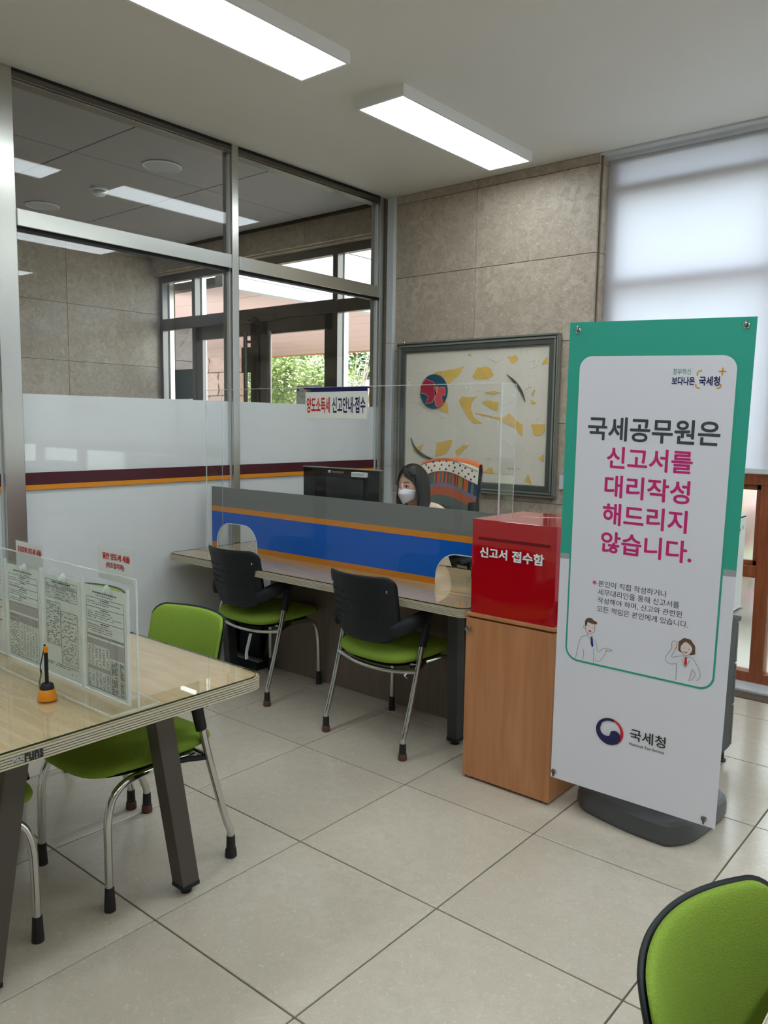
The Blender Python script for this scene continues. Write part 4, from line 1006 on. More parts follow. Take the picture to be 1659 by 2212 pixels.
# two drawn figures
def fig(fills, lines, lw=.0012):
    for q_, (pts, m) in enumerate(fills): bprism('drawn_fill', pts if len(pts) < 6 or len(pts) == 8 else [(p_.x, p_.y) for p_ in catmull([(a, b_, 0) for a, b_ in pts+[pts[0]]], 4)][:-1], .0024+.00025*q_, m, bn)
    bm = bmesh.new()
    for pts in lines: stroke(bm, [(a, -b_) for a, b_ in pts], lw, BO, bU, V2, .0050, smooth=3)
    link_mesh('drawn_outline', bm, M['ink_dark'], bn)
mx_, my_ = .127, 1.072
fig([([(mx_-.017, my_-.008), (mx_-.015, my_+.013), (mx_-.004, my_+.024), (mx_+.006, my_+.022), (mx_+.017, my_+.011), (mx_+.018, my_-.012)], M['ink_skin']),
     ([(mx_-.019, my_-.004), (mx_-.020, my_-.020), (mx_-.012, my_-.032), (mx_+.003, my_-.035), (mx_+.012, my_-.028), (mx_+.024, my_-.024), (mx_+.022, my_-.015), (mx_+.004, my_-.015), (mx_-.010, my_-.017), (mx_-.013, my_-.004)], M['ink_brown']),
     ([(mx_+.004, my_+.034), (mx_+.010, my_+.034), (mx_+.016, my_+.066), (mx_+.011, my_+.074), (mx_+.005, my_+.060)], M['ink_blue']),
     ([(mx_-.005, my_+.011), (mx_+.006, my_+.012), (mx_+.002, my_+.018), (mx_-.003, my_+.016)], M['ink_red']),
     (circle(mx_-.005, my_-.003, .0014, 8), M['ink_black']), (circle(mx_+.008, my_-.001, .0014, 8), M['ink_black']),
     ([(.184, 1.140), (.196, 1.136), (.213, 1.139), (.206, 1.143), (.193, 1.145)], M['ink_skin'])],
    [[(mx_-.017, my_-.008), (mx_-.015, my_+.013), (mx_-.004, my_+.024), (mx_+.006, my_+.022), (mx_+.017, my_+.011), (mx_+.018, my_-.012)],
     [(mx_-.017, my_-.004), (mx_-.023, my_-.004), (mx_-.022, my_+.006), (mx_-.016, my_+.008)],
     [(mx_-.009, my_+.020), (mx_-.010, my_+.032), (mx_-.030, my_+.042), (mx_-.040, my_+.075), (mx_-.049, my_+.128)],
     [(mx_-.022, my_+.128), (mx_-.018, my_+.105), (mx_-.022, my_+.085)],
     [(mx_-.008, my_+.028), (mx_+.004, my_+.044), (mx_+.010, my_+.028), (mx_+.012, my_+.040), (mx_+.026, my_+.052), (mx_+.034, my_+.085), (mx_+.052, my_+.068)],
     [(mx_+.066, my_+.068), (mx_+.060, my_+.090), (mx_+.040, my_+.120), (mx_+.024, my_+.114)], [(mx_+.018, my_+.075), (mx_+.020, my_+.132)],
     [(mx_+.052, my_+.068), (mx_+.066, my_+.064), (mx_+.087, my_+.068), (mx_+.074, my_+.073), (mx_+.062, my_+.073)]])
wx_, wy_ = .464, 1.078
fig([([(wx_-.026, wy_+.014), (wx_-.026, wy_-.018), (wx_-.010, wy_-.034), (wx_+.012, wy_-.032), (wx_+.028, wy_-.012), (wx_+.030, wy_+.016), (wx_+.016, wy_+.022), (wx_-.012, wy_+.020)], M['ink_brown']),
     ([(wx_-.018, wy_-.004), (wx_-.004, wy_-.022), (wx_+.018, wy_-.008), (wx_+.018, wy_+.010), (wx_+.006, wy_+.024), (wx_-.006, wy_+.023), (wx_-.018, wy_+.010)], M['ink_skin']),
     ([(wx_-.001, wy_+.030), (wx_+.003, wy_+.030), (wx_+.006, wy_+.052), (wx_+.001, wy_+.066), (wx_-.004, wy_+.052)], M['ink_red']),
     (circle(wx_-.007, wy_+.001, .0015, 8), M['ink_black']), (circle(wx_+.009, wy_+.002, .0015, 8), M['ink_black']),
     ([(wx_-.046, wy_+.010), (wx_-.048, wy_-.010), (wx_-.040, wy_-.018), (wx_-.030, wy_-.012), (wx_-.034, wy_+.010)], M['ink_skin'])],
    [[(wx_-.018, wy_-.004), (wx_-.004, wy_-.022), (wx_+.018, wy_-.008), (wx_+.018, wy_+.010), (wx_+.006, wy_+.024), (wx_-.006, wy_+.023), (wx_-.018, wy_+.010), (wx_-.018, wy_-.004)],
     [(wx_-.046, wy_+.010), (wx_-.048, wy_-.010), (wx_-.040, wy_-.018), (wx_-.030, wy_-.012), (wx_-.034, wy_+.010)],
     [(wx_-.046, wy_+.010), (wx_-.060, wy_+.035), (wx_-.066, wy_+.052), (wx_-.050, wy_+.066), (wx_-.028, wy_+.060)],
     [(wx_-.034, wy_+.010), (wx_-.046, wy_+.040), (wx_-.026, wy_+.034), (wx_-.008, wy_+.028)],
     [(wx_-.010, wy_+.012), (wx_, wy_+.016), (wx_+.006, wy_+.012)],
     [(wx_-.008, wy_+.028), (wx_+.001, wy_+.040), (wx_+.010, wy_+.028), (wx_+.030, wy_+.038), (wx_+.052, wy_+.082), (wx_+.040, wy_+.106)],
     [(wx_-.028, wy_+.060), (wx_-.026, wy_+.118)], [(wx_-.012, wy_+.040), (wx_+.001, wy_+.068), (wx_+.014, wy_+.040)], [(wx_+.024, wy_+.070), (wx_+.016, wy_+.112)], [(wx_+.024, wy_+.070), (wx_+.036, wy_+.084), (wx_+.022, wy_+.110)]])
bprism('drawn_fill', [(wx_-.005, wy_+.012), (wx_+.005, wy_+.012), (wx_, wy_+.0155)], .0048, M['ink_red'], bn)
# eyelets, hooks, poles and base
for (u_, v_) in ((.030, .029), (.570, .026), (.012, 1.668), (.562, 1.668)):
    P = BO+bU*u_+bV*v_+Nn*.001
    bm = bmesh.new(); sweep(bm, [P+bU*.0085*math.cos(a)+V2*.0085*math.sin(a) for a in [2*PI*k/20 for k in range(20)]], .0026, 6, closed=True)
    sharp(link_mesh('eyelet', bm, M['chrome'], bn))
    up = 1 if v_ < .5 else -1
    tube('hook', [P-Nn*.012, P+Nn*.006, P+Nn*.008+V2*.006*up, P+Nn*.004+V2*.016*up], .0032, M['leg'] if up < 0 else M['chrome'], bn, 8, 3)
for (u_, v_, du) in ((.030, .029, 0), (.570, .026, 0)):
    P = BO+bU*u_+bV*v_-Nn*.014
    tube('pole', [(.0+(-.07 if u_ < .3 else .07), .0, .12), (P.x*.45, .0, .8), (P.x*.8, P.y*.35, 1.4), (P.x*.97, P.y*.8, P.z-.1), tuple(P-Nn*.01)], .0075, M['leg_desk'], bn, 8, 5)
for (u_, v_) in ((.012, 1.668), (.562, 1.668)):
    P = BO+bU*u_+bV*v_-Nn*.014
    tube('pole', [(0+(-.1 if u_ < .3 else .1), .0, .11), (P.x*.6, (P.y)*.6, .16), tuple(P)], .0075, M['leg_desk'], bn, 8, 4)
M['base_plastic'] = mat('dark_base_plastic', (76, 78, 80), .42, bump=.1, bscale=300)
bo = [(-.255, -.13), (-.20, -.178), (-.02, -.218), (.10, -.226), (.145, -.215), (.20, -.12), (.225, .12), (.20, .19), (.10, .225), (-.13, .225), (-.22, .18), (-.262, -.05)]
bo = [(p.x, p.y) for p in catmull([(a, b_, 0) for a, b_ in bo+[bo[0]]], 3)][:-1]
bm = bmesh.new(); rings = []
for s_, z_ in ((.97, 0), (1.0, .014), (1.0, .055), (.985, .074), (.945, .088), (.88, .094), (.55, .100), (.30, .104)):
    rings.append([bm.verts.new((a*s_, b_*s_, z_)) for a, b_ in bo])
n_ = len(bo)
for A, B in zip(rings, rings[1:]):
    for k in range(n_): bm.faces.new((A[k], A[(k+1) % n_], B[(k+1) % n_], B[k]))
bm.faces.new(rings[-1]); bm.faces.new(rings[0][::-1])
b_o = link_mesh('water_base', bm, M['base_plastic'], bn); sharp(b_o, 20)
prism_obj('base_recess', [(-.02, -.10), (.12, -.15), (.15, -.02), (.02, .02)], (0, 0, .109), X3, Y3, .004, M['base_plastic'], bn)
lathe_obj('pole_socket', [(.05, .10), (.05, .13), (.035, .145), (.02, .15)], (0, 0, 0), M['base_plastic'], bn, 18)
bn_c = lathe_obj('filler_cap', [(.03, .095), (.03, .112), (.02, .118)], (.15, .12, 0), M['base_plastic'], bn, 16)

# ------------------------------------------------------------------ filing cabinet, tray and white box behind the banner
fc = thing('filing_cabinet', 'dark grey steel drawer cabinet behind the right edge of the banner', 'cabinet', (.72, .90, 0))
M['fc_side'] = mat('cabinet_dark_grey', (70, 74, 76), .55, 0, .3); M['fc_front'] = mat('cabinet_front_dark', (54, 56, 60), .4)
box('carcass', -.16, .215, -.21, .27, .06, .648, M['fc_side'], fc, .003); box('top_board', -.165, .222, -.215, .30, .636, .655, M['fc_side'], fc, .002)
for z0, z1 in ((.065, .25), (.256, .44), (.446, .628)):
    dr = box('drawer', -.16, .215, .273, .296, z0, z1, M['fc_front'], fc, .002); box('drawer_grip', -.06, .06, .296, .306, z1-.03, z1-.018, M['fc_side'], dr)
for x_ in (-.12, .185):
    for y_ in (-.17, .235): lathe_obj('foot', [(.026, 0), (.028, .006), (.018, .012), (.018, .062)], (x_, y_, 0), M['rubber'], fc, 14)
tr_ = thing('grey_tray', 'flat grey tray between the drawer cabinet and the white box', 'tray', (.72, .90, .655))
box('tray_base', -.15, .19, -.20, .245, 0, .016, M['leg_desk'], tr_, .003)
bm = bmesh.new(); bx(bm, -.16, .223, -.21, .31, .030, .042); bevel(bm, .004, 2); link_mesh('tray_lid', bm, mat('tray_grey', (120, 124, 124), .4), tr_)
box('tray_hinge', -.15, .19, -.20, .20, .016, .030, M['leg_desk'], tr_)
wbx = thing('white_submission_box', 'tall white box with navy Korean lettering, half hidden behind the banner', 'box', (.72, .90, .697))
bm = bmesh.new()
bx(bm, -.16, .223, -.20, -.196, 0, .415); bx(bm, -.16, .223, .262, .266, 0, .415); bx(bm, -.16, -.156, -.196, .262, 0, .415); bx(bm, .219, .223, -.196, .262, 0, .415); bx(bm, -.16, .223, -.2, .266, .405, .41); bx(bm, -.16, .223, -.2, .266, 0, .004)
link_mesh('body', bm, mat('white_carton', (228, 232, 234), .4), wbx)
FX = .223
for s_, y0, y1, z0, z1 in (('양도소득세', -.16, .165, .240, .305), ('(예정신고분)', -.16, .13, .165, .22), ('신고서함', -.14, .105, .085, .137)):
    text(s_, y0, z0, y1, z1, (FX, 0, 0), Y3, Z3, M['ink_navy'], wbx, 'lettering', .02, .0006)
text('세무서', -.02, .022, .075, .044, (FX, 0, 0), Y3, Z3, M['ink_dark'], wbx, 'lettering', .0, .0006)
prism_obj('emblem', circle(.182, .362, .017, 18), (FX, 0, 0), Y3, Z3, .0006, M['ink_navy'], wbx); prism_obj('emblem_cut', circle(.190, .368, .010, 14), (FX+.0006, 0, 0), Y3, Z3, .0004, M['white'], wbx)
text('국세청', .208, .353, .240, .370, (FX, 0, 0), Y3, Z3, M['ink_dark'], wbx, 'lettering', .0, .0006)
text('국세행정', .10, .353, .150, .370, (FX, 0, 0), Y3, Z3, M['ink_dark'], wbx, 'lettering', .0, .0006)

# ------------------------------------------------------------------ clerk's chair with a patterned throw
oc = thing('office_chair', 'black office swivel chair behind the clerk, covered by a patterned throw', 'office chair', (-1.0, 1.50, 0))
for k in range(5):
    a = 2*PI*k/5+.3
    lg = tube('base_arm', [(0, 0, .09), (.15*math.cos(a), .15*math.sin(a), .085), (.29*math.cos(a), .29*math.sin(a), .065)], [.03, .022, .015], M['black'], oc, 10)
    o = lathe_obj('caster', [(.012, -.014), (.026, -.012), (.026, .012), (.012, .014)], (0, 0, 0), M['rubber'], lg, 14); o.rotation_euler = (PI/2, 0, a); o.location = (.29*math.cos(a), .29*math.sin(a), .0265)
lathe_obj('gas_lift', [(.035, .08), (.035, .2), (.02, .21), (.02, .42)], (0, 0, 0), M['chrome'], oc, 16)
so = rrect(-.24, .24, -.24, .22, .09, 6)
pad('seat', so, .045, .035, lambda a, b_, h: (a, b_, .455+h+.02*(a/.24)**2), M['black'], oc, 7)
OB = lambda a, z: 1.585-1.50+.10-.45*a*a+(z-1.0)*.10     # back surface y (local) at width a, height z
def obtop(a): return 1.258-.50*a*a-.6*abs(a)**3
bm = bmesh.new(); nA = 24; nZ = 14; F, B_ = [], []
for i in range(nA+1):
    a = -.218+.436*i/nA; F.append([]); B_.append([])
    for j in range(nZ+1):
        z = .60+(obtop(a)-.60)*j/nZ; F[-1].append(bm.verts.new((a, OB(a, z), z))); B_[-1].append(bm.verts.new((a, OB(a, z)+.035, z)))
for i in range(nA):
    for j in range(nZ):
        bm.faces.new((F[i][j], F[i+1][j], F[i+1][j+1], F[i][j+1])); bm.faces.new((B_[i][j], B_[i][j+1], B_[i+1][j+1], B_[i+1][j]))
    bm.faces.new((F[i][nZ], F[i+1][nZ], B_[i+1][nZ], B_[i][nZ])); bm.faces.new((F[i][0], B_[i][0], B_[i+1][0], F[i+1][0]))
for j in range(nZ):
    bm.faces.new((F[0][j], F[0][j+1], B_[0][j+1], B_[0][j])); bm.faces.new((F[nA][j], B_[nA][j], B_[nA][j+1], F[nA][j+1]))
sharp(link_mesh('backrest', bm, M['black'], oc), 50)
tube('back_support', [(0, .10, .42), (0, .26, .45), (0, .25, .62), (0, .215, .75)], .022, M['black'], oc, 10, 4)
for s in (-1, 1):
    tube('arm_post', [(s*.22, .0, .44), (s*.29, .0, .46), (s*.29, .0, .66)], .014, M['black'], oc, 10, 3)
    bm = bmesh.new(); bx(bm, s*.29-.03, s*.29+.03, -.13, .13, .66, .69); bevel(bm, .01, 3); sharp(link_mesh('arm_rest', bm, M['black'], oc))
bm = bmesh.new(); bx(bm, .20, .245, .10, .17, .84, 1.005); bevel(bm, .008, 2); sharp(link_mesh('back_hinge_block', bm, M['black'], oc))
# throw
tw = thing('patterned_throw', 'colourful throw with dots and stripes draped over the office chair back', 'blanket', (-1.0, 1.50, 0))
cols = {'or': (206, 116, 74), 'cr': (222, 216, 196), 'pu': (116, 112, 138), 'ru': (172, 92, 64), 'gg': (92, 102, 98), 'te': (74, 100, 104), 'mg': (132, 52, 92), 'oc': (160, 124, 60), 'nv': (44, 60, 104), 'gn': (98, 112, 84), 'rd': (190, 92, 56), 'br': (120, 70, 60)}
keys = list(cols); tm = [fabric('throw_'+{'or': 'orange', 'cr': 'cream', 'pu': 'purple', 'ru': 'rust', 'gg': 'grey_green', 'te': 'teal', 'mg': 'magenta', 'oc': 'ochre', 'nv': 'navy', 'gn': 'green', 'rd': 'red', 'br': 'brown'}[k], cols[k], tuple(min(255, int(v*1.15)) for v in cols[k]), 400, .4, .1) for k in keys]
def tsurf(a, t_):
    """a across; t_ distance along the cloth from the front hem up over the top and down the back"""
    H = obtop(a)+.006; up = .335+.0*a
    if t_ < up: z = H-(up-t_); return Vector((a, OB(a, z)-.007-.002*math.sin(a*30+z*20), z))
    t2 = t_-up
    if t2 < .05: q = t2/.05; return Vector((a, OB(a, H)-.007+.05*q, H+.006*math.sin(PI*q)))
    z = H-(t2-.05); return Vector((a, OB(a, z)+.043, z))
bounds = [(0.0, 'gg'), (.085, 'ru'), (.140, 'pu'), (.148, 'pu'), (.163, 'st'), (.235, 'cr'), (.318, 'or'), (.40, 'or'), (.41, 'br'), (.45, 'pu'), (.50, 'gg'), (.56, None)]
bm = bmesh.new(); nA = 56; rows_ = []
ts = []
for (a, k), (b_, _) in zip(bounds, bounds[1:]):
    for q in range(3): ts.append((a+(b_-a)*q/3, k))
ts.append((.56, None)); rc = random.Random(5); stc = []
while len(stc) < nA: stc += [rc.choice(['gn', 'mg', 'rd', 'te', 'oc', 'nv', 'br', 'rd', 'gn'])]*rc.choice([1, 1, 2, 3])
VV = [[bm.verts.new(tsurf(-.224+.448*i/nA, t_+.02*math.sin(i/nA*5)*(1 if t_ < .3 else 0))) for t_, _ in ts] for i in range(nA+1)]
for i in range(nA):
    for j in range(len(ts)-1):
        k = ts[j][1]; k = stc[i] if k == 'st' else k
        bm.faces.new((VV[i][j], VV[i+1][j], VV[i+1][j+1], VV[i][j+1])).material_index = keys.index(k)
bmesh.ops.recalc_face_normals(bm, faces=bm.faces)
o = link_mesh('cloth', bm, tm, tw, smooth=True); md = o.modifiers.new('thick', 'SOLIDIFY'); md.thickness = .004; md.offset = 0
bm = bmesh.new(); rc = random.Random(9)
for r_ in range(3):
    for c_ in range(8):
        a = -.19+c_*.052+(.02 if r_ % 2 else 0)+rc.uniform(-.006, .006); t_ = .250+r_*.026+.02*math.sin((a+.224)/.448*5)
        P = tsurf(a, t_); vs = [bm.verts.new(P+Vector((.0072*math.cos(q), -.0035, .0072*math.sin(q)))) for q in [2*PI*k/10 for k in range(10)]]
        bm.faces.new(vs).material_index = rc.randrange(5)
tag(link_mesh('dots', bm, [tm[keys.index('te')], tm[keys.index('mg')], tm[keys.index('rd')], tm[keys.index('nv')], tm[keys.index('mg')]], tw), kind='stuff')
for nm, tt, m, am in (('zigzag_stitch', .316, 'te', .006), ('zigzag_stitch', .236, 'mg', .005)):
    bm = bmesh.new(); n_ = 90
    pts = [tsurf(-.220+.440*i/n_, tt+(am if i % 2 else -am)*.7+.02*math.sin(i/n_*5))+Vector((0, -.004, 0)) for i in range(n_+1)]
    sweep(bm, pts, .0013, 4); link_mesh(nm, bm, tm[keys.index(m)], tw)

# ------------------------------------------------------------------ the clerk
PL = Vector((-.925, 1.32, .006)); 
pe = thing('person', 'seated person with long black hair, white face mask and pale peach top', 'person', tuple(PL), -.10)
HC = Vector((0, -.105, 1.118)); HR = .0          # head centre, extra head turn
Rh = Matrix.Rotation(HR, 4, 'Z')
def hp(x, y, z): return HC+(Rh @ Vector((x, y, z)))
def headpt(u):   # unit sphere -> head surface
    x, y, z = u
    w = .074; dfront = .084; dback = .098; hh = .117
    if z < 0: w *= 1-.42*(-z)**1.7; 
    if y < 0: dd = dfront*(1-.10*max(0, -z)**2)
    else: dd = dback*(1-.45*max(0, -z)**1.2)
    return Vector((x*w, y*dd-.006*max(0, -z), z*hh))
bm = bmesh.new()
bmesh.ops.create_uvsphere(bm, u_segments=40, v_segments=28, radius=1)
for v in bm.verts: v.co = hp(*headpt(v.co))
def limb(pts, rs, sm=4, seg=14):
    P = catmull(pts, sm); R = []
    for i in range(len(pts)-1):
        for k in range(sm): R.append(rs[i]+(rs[i+1]-rs[i])*k/sm)
    R.append(rs[-1]); sweep(bm, P, R, seg)
    for q, r in ((P[0], R[0]), (P[-1], R[-1])):
        bmesh.ops.create_icosphere(bm, subdivisions=2, radius=r*.99, matrix=Matrix.Translation(q))
# torso (elliptic), built from stacked rings
def rings_body(sections, seg=24):
    RR = []
    for (cx, cy_, z, rx, ry) in sections:
        RR.append([bm.verts.new((cx+rx*math.cos(2*PI*k/seg), cy_+ry*math.sin(2*PI*k/seg), z)) for k in range(seg)])
    for A, B in zip(RR, RR[1:]):
        for k in range(seg): bm.faces.new((A[k], A[(k+1) % seg], B[(k+1) % seg], B[k]))
    bm.faces.new(RR[0][::-1]); bm.faces.new(RR[-1])
rings_body([(0, .08, .49, .13, .11), (0, .08, .54, .165, .125), (0, .07, .60, .155, .115), (0, .05, .70, .125, .10), (0, .02, .80, .140, .105), (0, .0, .88, .155, .108), (0, -.01, .93, .165, .09), (0, -.02, .965, .13, .07), (0, -.03, .985, .07, .055)])
limb([(0, -.035, .95), (0, -.05, 1.0), (0, -.075, 1.06)], [.058, .050, .048])
for s in (-1, 1):
    limb([(s*.05, -.03, .985), (s*.10, -.01, .965), (s*.165, -.01, .915), (s*.20, -.05, .83), (s*.215, -.10, .775)], [.035, .048, .056, .047, .041])
    limb([(s*.215, -.10, .775), (s*.195, -.21, .766), (s*.15, -.335, .764)], [.041, .035, .026])
    # palm and five fingers resting on the desk
    wx = s*.15; d = Vector((-s*.25, -1, 0)).normalized(); sd = Vector((d.y*s, -d.x*s, 0))*-1
    w0 = Vector((wx, -.335, .762))
    limb([w0, w0+d*.035+Vector((0, 0, -.004)), w0+d*.07+Vector((0, 0, -.006))], [.024, .030, .028], 3)
    for k, (off, ln) in enumerate(((-.027, .062), (-.009, .072), (.009, .068), (.026, .052))):
        b0 = w0+d*.07+sd*off+Vector((0, 0, -.004))
        limb([b0, b0+d*ln*.45+Vector((0, 0, .006)), b0+d*ln*.8+Vector((0, 0, -.002)), b0+d*ln+Vector((0, 0, -.012))], [.0095, .0088, .0078, .0068], 2, 8)
    th_ = w0+d*.02-sd*.022*-1 if False else w0+d*.022-sd*.024
    limb([th_, th_-sd*.02+d*.02+Vector((0, 0, -.004)), th_-sd*.028+d*.045+Vector((0, 0, -.010))], [.012, .010, .008], 2, 8)
    # legs
    limb([(s*.085, .06, .535), (s*.10, -.14, .535), (s*.105, -.34, .515)], [.088, .078, .058])
    limb([(s*.105, -.34, .505), (s*.105, -.335, .36), (s*.105, -.30, .20), (s*.105, -.29, .10)], [.055, .052, .040, .034])
    limb([(s*.105, -.265, .055), (s*.105, -.34, .045), (s*.11, -.43, .034)], [.036, .036, .030])
# ears and nose
for s in (-1, 1): bmesh.ops.create_icosphere(bm, subdivisions=2, radius=.5, matrix=Matrix.Translation(hp(s*.073, .004, -.004)) @ Rh @ Matrix.Diagonal((.018, .034, .058, 1)))
bmesh.ops.create_cone(bm, cap_ends=True, segments=12, radius1=.014, radius2=.006, depth=.045, matrix=Matrix.Translation(hp(0, -.086, -.012)) @ Rh @ Matrix.Rotation(.30, 4, 'X'))
tmp = bpy.data.meshes.new('b'); bmesh.ops.recalc_face_normals(bm, faces=bm.faces); bm.to_mesh(tmp); bm.free()
to = bpy.data.objects.new('b', tmp); COL.objects.link(to)
md = to.modifiers.new('r', 'REMESH'); md.mode = 'VOXEL'; md.voxel_size = .0052; md.use_smooth_shade = True
md = to.modifiers.new('s', 'SMOOTH'); md.factor = .5; md.iterations = 4
dg = bpy.context.evaluated_depsgraph_get(); bme = bpy.data.meshes.new_from_object(to.evaluated_get(dg)); bpy.data.objects.remove(to)
M['skin'] = mat('skin', (226, 178, 156), .5, spec=.4); M['peach'] = fabric('peach_knit', (222, 196, 168), (232, 208, 182), 500, .4, .1)
M['trousers'] = fabric('dark_trousers', (42, 44, 52), (54, 56, 64), 500, .3, .05)
bme.materials.clear()
for m in (M['skin'], M['peach'], M['trousers'], M['rubber']): bme.materials.append(m)
for p in bme.polygons:
    c = p.center; p.use_smooth = True; mi = 0
    if c.z < 1.02 and c.z > .58 and c.y > -.30: mi = 1 if not (c.z > .955 and abs(c.x) < .062) else 0
    if c.z <= .61: mi = 2
    if c.z < .085: mi = 3
    p.material_index = mi
body = bpy.data.objects.new('body', bme); COL.objects.link(body); body.parent = pe
# eyes, brows
def face_y(x, z): 
    zz = z/.117; w = .074*(1-.42*max(0, -zz)**1.7); q = max(0, 1-(x/w)**2-zz*zz); return -.084*(1-.10*max(0, -zz)**2)*math.sqrt(q)
for s in (-1, 1):
    ex_ = s*.031; ez = -.004; yy = face_y(ex_, ez)-.0012; tn = Vector((math.cos(s*.38), math.sin(s*.38), 0)); U_ = (Rh @ tn); o_ = hp(ex_, yy, ez)
    lens = [(.0145*math.cos(a)*(1), .0052*math.sin(a)*(1 if math.sin(a) > 0 else .75)) for a in [2*PI*k/20 for k in range(20)]]
    prism_obj('eye', lens, o_-(U_.cross(Z3))*.0004*0, U_, Z3, .0012, mat('eye_white', (226, 220, 216), .25) if s < 0 else bpy.data.materials['eye_white'], pe)
    prism_obj('iris', circle(-.0015, .0004, .0050, 14), o_+U_.cross(Z3)*.0012, U_, Z3, .0006, mat('iris_dark', (34, 22, 18), .15) if s < 0 else bpy.data.materials['iris_dark'], pe)
    bm = bmesh.new(); stroke(bm, [(-.0165, -.0005), (-.010, .0045), (0, .0062), (.010, .0046), (.0175, .0)], .0028, o_, U_, Z3, .0022, smooth=3)
    link_mesh('eyelashes', bm, M['rubber'], pe)
    bm = bmesh.new(); o2 = hp(ex_, face_y(ex_, .019)-.001, .019); stroke(bm, [(-.018, -.001), (-.008, .0022), (.006, .003), (.019, -.002)], .0042, o2, U_, Z3, .0018, smooth=3)
    link_mesh('eyebrow', bm, mat('brow_brown', (92, 66, 54), .8) if s < 0 else bpy.data.materials['brow_brown'], pe)
# mask: three folded panels
bm = bmesh.new(); nt_, nv = 24, 12; G = []
def mask_pt(ft, fv):
    th_ = -1.12+2.24*ft; e = 1-abs(2*ft-1)
    ztop = -.014-.010*abs(2*ft-1)+.006*math.exp(-((ft-.5)/.12)**2); zbot = -.112+.034*abs(2*ft-1)**1.3; z = ztop+(zbot-ztop)*fv
    zz = max(-.99, z/.117); w = .074*(1-.42*(-zz)**1.7)*math.sqrt(max(0, 1-zz*zz*.8)); bulge = .030*e**.7*(min(fv/.36, 1) if fv < .36 else (1-(fv-.36)/.64*.55))
    return hp((w+.004)*math.sin(th_), -(.080*math.sqrt(max(0, 1-zz*zz*.55))+.003+0)*math.cos(th_)-bulge*math.cos(th_*.9), z)
for i in range(nt_+1): G.append([bm.verts.new(mask_pt(i/nt_, j/nv)) for j in range(nv+1)])
for i in range(nt_):
    for j in range(nv): bm.faces.new((G[i][j], G[i+1][j], G[i+1][j+1], G[i][j+1]))
o = link_mesh('face_mask', bm, mat('mask_white', (236, 238, 244), .75), pe, smooth=True); md = o.modifiers.new('t', 'SOLIDIFY'); md.thickness = .0015
for s in (-1, 1): tube('mask_strap', [mask_pt(0 if s < 0 else 1, .15), hp(s*.078, .0, .012), hp(s*.080, .02, -.01), hp(s*.076, .0, -.04), mask_pt(0 if s < 0 else 1, .85)], .0013, M['white'], pe, 6, 4)
# hair
bm = bmesh.new(); nth = 120; prof = []
for k in range(13): prof.append(('cap', math.radians(2+k*7.5)))
for z in (-.03, -.055, -.08, -.105, -.13, -.16, -.19, -.22, -.24): prof.append(('hang', z))
rh = random.Random(12); ph_ = [rh.uniform(0, 6) for _ in range(8)]
rings = []
for kind, q in prof:
    R = []
    for i in range(nth):
        th_ = 2*PI*i/nth; wave = 1+.010*math.sin(17*th_+ph_[0])+.008*math.sin(31*th_+ph_[1]+(0 if kind == 'cap' else q*6))+.004*math.sin(53*th_+ph_[2])
        fx, fy = math.sin(th_), -math.cos(th_)
        if kind == 'cap':
            r = math.sin(q); z = math.cos(q)*.128; x_ = fx*r*.090*wave; y_ = fy*r*(.097 if fy < 0 else .119)*wave
        else:
            f = min(1, (-q-.0)/.12); z = q-.004
            x_ = fx*(.092+.010*f)*wave; y_ = fy*((.097-.010*f) if fy < 0 else (.121-.014*f))*wave+.010*f
            x_ *= 1-.10*max(0, (-q-.17)/.07)
        R.append(bm.verts.new(hp(x_, y_, z)))
    rings.append(R)
def op(j):   # half opening angle of the face in this row (degrees): left and right side of the parting
    kind, q = prof[j]
    if kind == 'cap':
        d = math.degrees(q); return 0 if d < 38 else min(64, (d-38)*2.6)
    return 66-6*min(1, (-q)/.1)
for j in range(len(rings)-1):
    for i in range(nth):
        a = math.degrees(2*PI*(i+.5)/nth); a = a-360 if a > 180 else a
        lim = op(j)
        if abs(a+3) < lim: continue
        k = (i+1) % nth; bm.faces.new((rings[j][i], rings[j][k], rings[j+1][k], rings[j+1][i]))
bm.faces.new(rings[0]); 
bmesh.ops.delete(bm, geom=[v for v in bm.verts if not v.link_faces], context='VERTS')
M['hair'] = mat('black_hair', (18, 16, 17), .45, spec=.35)
o = link_mesh('hair', bm, M['hair'], pe, smooth=True); md = o.modifiers.new('t', 'SOLIDIFY'); md.thickness = .012; md.offset = -1
bm = bmesh.new()   # loose front strands framing the face
for s in (-1, 1):
    for k in range(9):
        a0 = s*math.radians(14+k*6); pts = [hp(math.sin(s*math.radians(2+k*2))*.05, -.060, .112), hp(math.sin(a0)*.066, -math.cos(a0)*.092, .072-k*.003), hp(math.sin(s*math.radians(50+k*3))*.085, -math.cos(math.radians(50+k*3))*.088, .020-k*.004), hp(s*.094, -.020-.0015*k, -.07), hp(s*(.097-.001*k), -.020-.002*k, -.16), hp(s*.084, -.030, -.235)]
        P = catmull(pts, 5); sweep(bm, P, [.0032]*(len(P)-1)+[.0008], 5)
tag(link_mesh('hair_strands', bm, M['hair'], pe, smooth=True), kind='stuff')
bm = bmesh.new(); sweep(bm, [Vector((.072*math.cos(a), -.045+.060*math.sin(a), .968+.012*math.sin(a))) for a in [2*PI*k/28 for k in range(28)]], .009, 8, closed=True); sharp(link_mesh('collar', bm, M['peach'], pe), 60)

